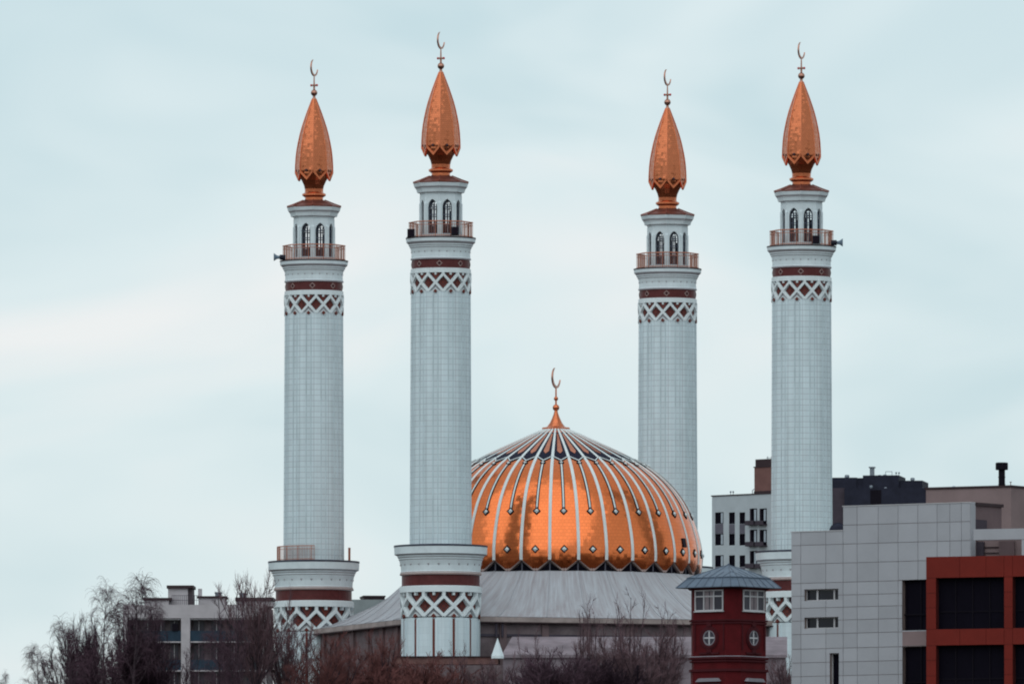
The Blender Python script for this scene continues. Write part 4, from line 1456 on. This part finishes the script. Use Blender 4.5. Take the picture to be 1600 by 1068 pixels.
for ring0, ring1, z0, z1 in ((octa(S - .02, RC), octa(.05, .02), ZR(900.3), ZR(880)), (octa(S + .62, RC + .1), octa(S - .02, RC), ZR(916.2), ZR(901.5))):
    for k in range(8):
        k2 = (k + 1) % 8
        ts = (0,) if k % 2 == 0 else (0, .17, .34, .5, .66, .83)
        for t in ts:
            p = Vector((*ring0[k], z0)).lerp(Vector((*ring0[k2], z0)), t)
            q_ = Vector((*ring1[k], z1)).lerp(Vector((*ring1[k2], z1)), t)
            if z1 > ZR(890) and 0 < t and t != .5:
                # standing seams run up the slope and stop at the hip
                f_ = 1 - abs(t - .5) * 1.2
                mid = Vector((*ring1[k], z1)).lerp(Vector((*ring1[k2], z1)), .5)
                q_ = p.lerp(mid + (p - Vector((*ring0[k], z0)).lerp(Vector((*ring0[k2], z0)), .5)), .42)
            smb.tube([p, q_], .035, 4)
smb.build('roof_seam', M['seam'], rfo)
fin = MB(); fin.lathe([(.09, ZR(880.5)), (.09, ZR(879)), (.03, ZR(877.6))], 8); fin.build('roof_tip', M['seam'], rfo)
def tface(k):                                    # matrix putting local -Y wall work onto face k
    return Matrix.Rotation(k * R(90), 4, 'Z')
for k in range(4):
    T = tface(k)
    y0 = -S + .03
    z0, z1 = ZR(953.5), ZR(920.5)
    hwid = 1.24 if k != 1 else 1.2
    wd = MB()
    ft = .085
    for x0, x1 in ((-hwid, -hwid + ft), (hwid - ft, hwid), (-hwid * .36 - ft / 2, -hwid * .36 + ft / 2), (hwid * .34 - ft / 2, hwid * .34 + ft / 2)):
        wd.box(x0, x1, y0 - .09, y0 - .02, z0, z1, 0, T)
    for za, zb in ((z0, z0 + ft), (z0 + (z1 - z0) * .66, z0 + (z1 - z0) * .66 + ft), (z1 - ft, z1)):
        wd.box(-hwid, hwid, y0 - .086, y0 - .022, za, zb, 0, T)
    wd.box(-hwid - .05, hwid + .05, y0 - .14, y0 - .01, z0 - .07, z0 - .002, 0, T)
    wo_ = wd.build('window', M['wframe'], tw_)
    pn = MB(); pn.box(-hwid + .03, hwid - .03, y0 - .03, y0 - .004, z0 + .03, z1 - .03, 0, T)
    pn.box(-hwid * .3, -hwid * .02, y0 - .045, y0 - .031, z0 + .09, z1 - .1, 1, T)
    pn.box(hwid * .06, hwid * .3, y0 - .045, y0 - .031, z0 + .09, z1 - .1, 1, T)
    pn.build('pane', [M['winglass'], M['curtain']], wo_)
    # round window with a moulded surround
    zc = ZR(995.5)
    rw = MB()
    def ringm(mb, r0, r1, ya, yb, mi, n=28):
        i0 = len(mb.v)
        for i in range(n):
            a = 2 * math.pi * i / n
            for r, y in ((r0, ya), (r0, yb), (r1, yb), (r1, ya)): mb.v.append(tuple(T @ Vector((r * math.cos(a), y, zc + r * math.sin(a)))))
        for i in range(n):
            a, b = i0 + 4 * i, i0 + 4 * ((i + 1) % n)
            for j in range(4): mb.face((a + j, a + (j + 1) % 4, b + (j + 1) % 4, b + j), mi)
    ringm(rw, .54, .72, y0 - .1, y0 + .02, 0)
    ringm(rw, .72, .82, y0 - .05, y0 + .02, 0)
    for x, z in ((0, .95), (0, -.95)): rw.box(x - .2, x + .2, y0 - .1, y0, zc + z - .16, zc + z + .16, 0, T)
    for s_ in (-1, 1):
        rw.box(s_ * 1.25 - .05, s_ * 1.25 + .05, y0 - .06, y0, zc - .85, zc + .95, 0, T)
    rw.box(-1.3, 1.3, y0 - .08, y0, zc + .97, zc + 1.05, 0, T)
    rw.box(-.85, .85, y0 - .1, y0, zc - 1.12, zc - 1.0, 0, T)
    so = rw.build('window_surround', M['towerdk'], tw_)
    ow_ = MB()
    ringm(ow_, .45, .53, y0 - .06, y0 + .01, 0)
    ow_.box(-.05, .05, y0 - .05, y0 - .02, zc - .45, zc + .45, 2, T); ow_.box(-.45, .45, y0 - .048, y0 - .021, zc - .05, zc + .05, 2, T)
    i0 = len(ow_.v)
    for i in range(24): ow_.v.append(tuple(T @ Vector((.43 * math.cos(2 * math.pi * i / 24), y0 - .012, zc + .43 * math.sin(2 * math.pi * i / 24)))))
    ow_.face([i0 + i for i in range(24)], 1)
    ow_.build('round_window', [M['ledge'], M['winglass'], M['wframe']], tw_)
    # hood over the window of the storey below
    hd = MB()
    zz = ZR(1064)
    hd.prism([(-1.05, zz), (1.05, zz), (.8, zz + .22), (-.8, zz + .22)], lambda p: T @ Vector((p[0], y0 - .28, p[1])), lambda p: T @ Vector((p[0], y0 + .01, p[1] + .04)), 0)
    hd.build('window_hood', M['ledge'], tw_)
    lw = MB(); lw.box(-.95, .95, y0 - .05, y0 - .005, zz - 2.0, zz - .15, 0, T); lw.build('lower_window', M['winglass'], tw_)

# ------------------------------------------------------------------ pale apartment block on the left, behind the trees
fl_ = Fac(190, 1600, -2)
lb = fl_.root('balcony_block', label='pale concrete block with blue balcony panels behind the bare trees, far left', cat='building')
q = MB()
zt_ = fl_.uz(300, 944)[1]
fbx(q, fl_, 192, 944, 416, 1.6, 14, 1)                 # recessed wall
a0, a1 = fl_.u(192), fl_.u(416)
zp = fl_.uz(300, 965)[1]
q.box(a0, a1, 0, 1.6, zp, zt_, 0)                     # parapet band
for x0, x1 in ((192, 199), (283, 297), (408, 416)):
    q.box(fl_.u(x0), fl_.u(x1), .01, 1.6, -2, zp, 0)
q.build('wall', [M['lbwall'], M['lbinner']], lb)
flo = [(965, 984.5, 1001), (1001, 1030, 1046), (1046, 1075, 1092)]
for y0, y1, y2 in flo:
    for x0, x1, mts in ((199, 283, ('lbteal', 'lbblue')), (297, 408, ('lbblue', 'lbteal'))):
        u0, u1 = fl_.u(x0) + .01, fl_.u(x1) - .01
        zb, zm, z1_ = fl_.uz(300, y2)[1], fl_.uz(300, y1)[1], fl_.uz(300, y0)[1]
        q = MB()
        um = u0 + (u1 - u0) * (.45 if x0 < 250 else .5)
        q.box(u0, um - .03, .15, .25, zb, zm, 0); q.box(um + .03, u1, .15, .25, zb, zm, 1)
        q.box(u0, u1, .14, 1.59, zb - .12, zb, 2)
        q.build('balcony_front', [M[mts[0]], M[mts[1]], M['lbwall']], lb)
        q = MB()
        nwin = 4
        for i in range(nwin):
            a = u0 + (u1 - u0) * (i + .15) / nwin; b = u0 + (u1 - u0) * (i + .75) / nwin
            q.box(a, b, 1.5, 1.58, zm - .4, z1_ - .25, 0)
            q.box((a + b) / 2 - .04, (a + b) / 2 + .04, 1.45, 1.495, zm - .4, z1_ - .25, 1)
        q.box(u0, u1, .2, .27, z1_ - .16, z1_ - .06, 1)
        q.build('balcony_glazing', [M['winglass'], M['wframe']], lb)
q = MB()
fbx(q, fl_, 260, 916, 291, 3, 7, 0, 945); fbx(q, fl_, 291, 917, 298, 3.4, 7, 1, 945); fbx(q, fl_, 258, 912, 300, 2.7, 7.3, 2, 916.5)
q.build('stair_head', [M['lbwall'], M['lbinner'], M['capdark']], lb)
q = MB()
fbx(q, fl_, 308, 932, 350, 2.5, 6, 0, 945); fbx(q, fl_, 306, 929, 352, 2.3, 6.3, 2, 932.2); fbx(q, fl_, 307, 917, 313, 3, 3.4, 0, 932); q.build('roof_box', [M['lbwall'], M['lbinner'], M['capdark']], lb); q = MB()
fbx(q, fl_, 224, 936, 262, 2, 6, 0, 945); fbx(q, fl_, 222, 932, 267, 1.8, 6.2, 2, 936.2); q.build('roof_box', [M['lbwall'], M['lbinner'], M['capdark']], lb); q = MB()
fbx(q, fl_, 368, 937, 424, 2, 8, 0, 945); fbx(q, fl_, 366, 931.5, 426, 1.8, 8.2, 2, 937.2)
q.build('roof_box', [M['lbwall'], M['lbinner'], M['capdark']], lb)
for x0, x1, y0, yb in ((332, 344, 922, 929), (370, 382, 923, 932)):
    u0, u1 = fl_.u(x0), fl_.u(x1)
    r = (u1 - u0) / 2; q = MB()
    z0_, z1_ = fl_.uz(x0, yb)[1] - .05, fl_.uz(x0, y0)[1]
    q.lathe([(r * .85, z0_), (r * .85, z1_ - .18), (r, z1_ - .16), (r, z1_)], 14, c=((u0 + u1) / 2, 4))
    q.build('roof_vent', M['zinc'], lb)
q = MB()
zr0 = zt_
for i in range(14):
    u = fl_.u(268) + (fl_.u(310) - fl_.u(268)) * i / 13
    q.tube([Vector((u, .8, zr0)), Vector((u, .8, zr0 + 1.0))], .03, 4)
for h in (.5, 1.0): q.tube([Vector((fl_.u(268), .8, zr0 + h)), Vector((fl_.u(310), .8, zr0 + h))], .03, 4)
q.build('roof_railing', M['darkwall'], lb)
q = MB(); a, b, c, d = fl_.rect(269, 973, 278, 985)
q.box(a, b, .05, .6, c, d); q.build('air_conditioner', M['blackmetal'], lb)

# ------------------------------------------------------------------ trees
THICK = {'birch': 1.05, 'broad': 1.15, 'upright': 1.2, 'bush': 1.35}
def grow_tree(seed, kind):
    """bare winter tree; returns (trunk MB, crown MB, height)"""
    rd = random.Random(seed)
    trunk, crown = MB(), MB()
    def TW(mb, pts, rad, n): mb.tube(pts, [r * THICK[kind] for r in rad], n)
    U = rd.uniform
    def path(p, d, length, n, wander, grav):
        pts = [p.copy()]
        d = d.normalized()
        for i in range(n):
            d = (d + Vector((U(-1, 1), U(-1, 1), U(-1, 1))) * wander + Vector((0, 0, grav * (i + 1) / n))).normalized()
            p = p + d * (length / n)
            pts.append(p.copy())
        return pts
    def around(d, ang):
        o = d.orthogonal().normalized()
        o = Matrix.Rotation(U(0, 2 * math.pi), 3, d) @ o
        return (d * math.cos(ang) + o * math.sin(ang)).normalized()
    def along(pts, t):
        x = t * (len(pts) - 1); i = min(int(x), len(pts) - 2)
        return pts[i].lerp(pts[i + 1], x - i), (pts[i + 1] - pts[i]).normalized()
    if kind == 'birch':
        H, nl, nb, ntw = 15.0, 22, 8, 10
        tr = path(Vector((0, 0, -1)), Vector((U(-.08, .08), U(-.08, .08), 1)), H, 10, .05, .05)
        trunk.tube(tr, [.22 * (1 - .93 * i / 10) for i in range(11)], 7)
        for a in range(nl):
            t = .22 + .74 * (a + U(0, 1)) / nl
            p, d = along(tr, t)
            ln_ = (1.15 - t) * 5.2 * U(.7, 1.15) + .7
            lb_ = path(p, around(d, U(.55, .95)), ln_, 7, .10, .10)
            trunk.tube(lb_, [.075 * (1.1 - t) * (1 - .8 * i / 7) + .014 for i in range(8)], 5)
            for b in range(nb):
                tt = .25 + .75 * (b + U(0, 1)) / nb
                q, e_ = along(lb_, tt)
                br = path(q, around(e_, U(.4, 1.0)), U(.8, 1.6), 4, .15, -.15)
                TW(crown, br, [.020, .017, .015, .012, .010], 3)
                for c in range(ntw):
                    s_, f_ = along(br, U(.1, 1))
                    # long hanging twigs
                    tw2 = path(s_, around(f_, U(.3, 1.1)), U(.6, 1.9), 5, .12, -.62)
                    TW(crown, tw2, [.0115, .011, .010, .009, .008, .006], 3)
    elif kind == 'broad':
        H, nl, nb, ntw = 11.0, 19, 13, 17
        fork = U(2.2, 3.2)
        tr = path(Vector((0, 0, -1)), Vector((U(-.1, .1), U(-.1, .1), 1)), fork + 1, 4, .06, 0)
        trunk.tube(tr, [.24, .21, .19, .17, .15], 7)
        for a in range(nl):
            p, d = along(tr, U(.55, 1))
            st_ = path(p, around(Vector((0, 0, 1)), U(.12, .75)), U(.62, 1.0) * (H - fork), 9, .13, .14)
            trunk.tube(st_, [.095 * (1 - .85 * i / 9) + .012 for i in range(10)], 5)
            for b in range(nb):
                tt = .18 + .82 * (b + U(0, 1)) / nb
                q, e_ = along(st_, tt)
                br = path(q, around(e_, U(.35, .9)), U(1.1, 2.4) * (1.15 - .6 * tt), 5, .16, .12)
                TW(crown, br, [.028, .024, .020, .017, .014, .011], 3)
                for c in range(ntw):
                    s_, f_ = along(br, U(.12, 1))
                    tw2 = path(s_, around(f_, U(.25, .85)), U(.35, 1.0), 3, .22, .15)
                    TW(crown, tw2, [.0125, .011, .009, .006], 3)
    elif kind == 'upright':
        H, nl, nb, ntw = 12.0, 12, 15, 12
        for a in range(nl):
            st_ = path(Vector((U(-.7, .7), U(-.7, .7), -1)), around(Vector((0, 0, 1)), U(.02, .34)), U(.62, 1.0) * (H + 1), 11, .06, .10)
            trunk.tube(st_, [.085 * (1 - .85 * i / 11) + .012 for i in range(12)], 5)
            for b in range(nb):
                tt = .22 + .78 * (b + U(0, 1)) / nb
                q, e_ = along(st_, tt)
                br = path(q, around(e_, U(.35, .85)), U(1.0, 2.6) * (1.25 - .8 * tt), 5, .12, .12)
                TW(crown, br, [.026, .022, .018, .015, .012, .010], 3)
                for c in range(ntw):
                    s_, f_ = along(br, U(.15, 1))
                    tw2 = path(s_, around(f_, U(.3, .85)), U(.3, .9), 3, .18, .1)
                    TW(crown, tw2, [.012, .010, .008, .006], 3)
    else:                                        # dense rounded shrub
        H, nl, nb, ntw = 5.0, 70, 16, 13
        for a in range(nl):
            st_ = path(Vector((U(-.9, .9), U(-.9, .9), -.6)), around(Vector((0, 0, 1)), U(.05, 1.0)), U(.7, 1.0) * (H + .4), 7, .11, .05)
            trunk.tube(st_, [.045 * (1 - .8 * i / 7) + .010 for i in range(8)], 4)
            for b in range(nb):
                tt = .2 + .8 * (b + U(0, 1)) / nb
                q, e_ = along(st_, tt)
                br = path(q, around(e_, U(.3, .9)), U(.5, 1.2), 4, .16, .12)
                TW(crown, br, [.018, .016, .014, .012, .009], 3)
                for c in range(ntw):
                    s_, f_ = along(br, U(.1, 1))
                    tw2 = path(s_, around(f_, U(.25, .8)), U(.25, .6), 2, .2, .15)
                    TW(crown, tw2, [.012, .010, .007], 3)
    zz = sorted(v[2] for v in crown.v)
    hh = zz[int(len(zz) * .992)]
    return trunk, crown, hh

PROTO = {}
for nm, kind, seed in (('birchA', 'birch', 11), ('birchB', 'birch', 12), ('birchC', 'birch', 17), ('broadA', 'broad', 21), ('broadB', 'broad', 22), ('broadC', 'broad', 29), ('uprightA', 'upright', 31), ('uprightB', 'upright', 33), ('bushA', 'bush', 41), ('bushB', 'bush', 42)):
    t_, c_, h_ = grow_tree(seed, kind)
    PROTO[nm] = [t_, c_, h_, None, None]
def plant(proto, px, ytop, Y, wide, crown_m, bark_m, rot, name, label, cat):
    t_, c_, h_, tm_, cm_ = PROTO[proto]
    zg = ground(Y) - .2
    p = pt(px, ytop, Y)
    s_ = (p.z - zg) / h_
    o = empty(name, (p.x, Y, zg), R(rot), label=label, cat=cat)
    o.scale = (s_ * wide, s_ * wide, s_)
    for i, nm, mb, mt in ((3, 'trunk', t_, bark_m), (4, 'crown', c_, crown_m)):
        if PROTO[proto][i] is None:
            PROTO[proto][i] = {}
        dct = PROTO[proto][i]
        if mt not in dct:
            dct[mt] = mb.build(nm, M[mt], o).data
        else:
            ch = bpy.data.objects.new(nm, dct[mt]); COL.objects.link(ch); ch.parent = o
    return o
TREES = [
 # proto, px, top row, Y, width factor, crown, bark, turn, name, label, category
 ('birchA', 205, 902, 1400, .95, 'twigdark', 'birchbark', 0, 'birch_tree', 'tallest weeping birch at the left, standing before the roof of the concrete block', 'tree'),
 ('birchB', 158, 915, 1390, .80, 'twigdark', 'birchbark', 40, 'birch_tree', 'weeping birch with drooping twigs against the sky, just left of the tallest birch', 'tree'),
 ('birchC', 112, 968, 1380, 1.05, 'twigdark', 'birchbark', 90, 'birch_tree', 'shorter drooping birch stepping down toward the left edge of the wood', 'tree'),
 ('birchA', 66, 1008, 1375, 1.0, 'twigdark', 'birchbark', 200, 'birch_tree', 'lowest thin birch at the left end of the wood, against open sky', 'tree'),
 ('birchB', 3, 1050, 1370, .6, 'twigdark', 'birchbark', 130, 'birch_tree', 'twig tops of a birch poking up in the bottom left corner', 'tree'),
 ('bushA', 128, 986, 1395, .42, 'twigblack', 'bark', 20, 'shrub', 'dense blackish tree like a dark column in front of the short birch', 'shrub'),
 ('bushB', 215, 975, 1405, .45, 'twigblack', 'bark', 70, 'shrub', 'dense blackish thicket under the tallest weeping birch', 'shrub'),
 ('birchC', 242, 945, 1410, .55, 'twigdark', 'bark', 250, 'birch_tree', 'dark birch covering the left bay of the blue balconied block', 'tree'),
 ('uprightB', 362, 925, 1415, 1.0, 'twigdark', 'bark', 15, 'bare_tree', 'bare tree with a dark crown over the right bay of blue balconies', 'tree'),
 ('broadB', 400, 902, 1420, .62, 'twigmauve', 'bark', 160, 'bare_tree', 'thin topped bare tree reaching the ledge of the far left minaret', 'tree'),
 ('uprightA', 298, 1008, 1400, 1.0, 'twigdark', 'bark', 80, 'bare_tree', 'low dark thicket under the white pier between the balcony bays', 'tree'),
 ('birchB', 345, 985, 1395, 1.0, 'twigdark', 'bark', 300, 'birch_tree', 'dark low birch before the right balconies of the concrete block', 'tree'),
 ('broadC', 452, 962, 1425, .85, 'twigmauve', 'bark', 60, 'bare_tree', 'mauve bare tree in front of the foot of the far left minaret', 'tree'),
 ('broadA', 525, 990, 1430, 1.0, 'twigred', 'bark', 120, 'bare_tree', 'reddish bare tree with a dark forked trunk below the left edge of the tent roof', 'tree'),
 ('broadB', 592, 990, 1435, .85, 'twigred', 'bark', 10, 'bare_tree', 'round red brown bare tree left of the front minaret foot', 'tree'),
 ('broadC', 488, 1022, 1420, 1.3, 'twigred', 'bark', 220, 'bare_tree', 'low wide reddish tree below the far left minaret', 'tree'),
 ('bushA', 655, 1036, 1440, 1.25, 'twigred', 'bark', 100, 'shrub', 'dense dark red bush below the brick terrace wall', 'shrub'),
 ('bushB', 600, 1046, 1432, 1.25, 'twigred', 'bark', 10, 'shrub', 'red bush left of the dense bush below the terrace wall', 'shrub'),
 ('uprightB', 717, 1008, 1445, .75, 'twigmauve', 'bark', 30, 'bare_tree', 'slender bare tree rising before the right side of the front minaret foot', 'tree'),
 ('broadA', 768, 1030, 1440, 1.0, 'twigmauve', 'bark', 260, 'bare_tree', 'thin pale bare tree below the white pyramid', 'tree'),
 ('bushA', 872, 1030, 1435, 1.2, 'twigdark', 'bark', 200, 'shrub', 'widest blackish bush below the dome, left one of the dark pair', 'shrub'),
 ('bushB', 938, 1042, 1437, 1.1, 'twigblack', 'bark', 330, 'shrub', 'lower blackish bush at the right end of the dark pair below the dome', 'shrub'),
 ('uprightA', 915, 940, 1455, .60, 'twigmauve', 'bark', 0, 'bare_tree', 'tall upright bare tree before the tent roof, left one under the dome', 'tree'),
 ('uprightB', 985, 930, 1450, .75, 'twigmauve', 'bark', 140, 'bare_tree', 'tallest upright bare tree in front of the grey tent roof', 'tree'),
 ('uprightA', 1045, 952, 1460, .65, 'twigmauve', 'bark', 210, 'bare_tree', 'upright bare tree close to the left wall of the red tower', 'tree'),
 ('broadC', 1010, 1010, 1445, 1.3, 'twigmauve', 'bark', 75, 'bare_tree', 'low spreading bare tree between the dark bushes and the red tower', 'tree'),
 ('broadB', 1225, 1028, 1440, .9, 'twigmauve', 'bark', 190, 'bare_tree', 'bare tree in the gap between the red tower and the office block', 'tree'),
 ('uprightB', 945, 958, 1458, .7, 'twigmauve', 'bark', 50, 'bare_tree', 'upright bare tree between the two tallest ones before the tent roof', 'tree'),
 ('broadA', 1030, 985, 1456, .8, 'twigmauve', 'bark', 320, 'bare_tree', 'round topped bare tree just left of the red tower', 'tree'),
 ('broadB', 962, 992, 1452, .9, 'twigmauve', 'bark', 100, 'bare_tree', 'spreading bare tree behind the lower blackish bush', 'tree'),
 ('uprightB', 830, 985, 1462, .6, 'twigmauve', 'bark', 280, 'bare_tree', 'faint thin bare tree before the pale annex roof', 'tree'),
]
for a in TREES: plant(*a)
# short dark post among the trees
q = MB()
p = pt(996, 1038, 1442)
gz = ground(1442)
q.lathe([(.13, 0), (.11, p.z - gz - .1), (.13, p.z - gz - .08), (.05, p.z - gz)], 10)
q.box(-.16, .16, -.16, .16, 0, .25)
po = q.build('post', M['blackmetal'])
po.location = (p.x, p.y, gz)
tag(po, 'dark upright post among the bare trees left of the red tower', 'post')
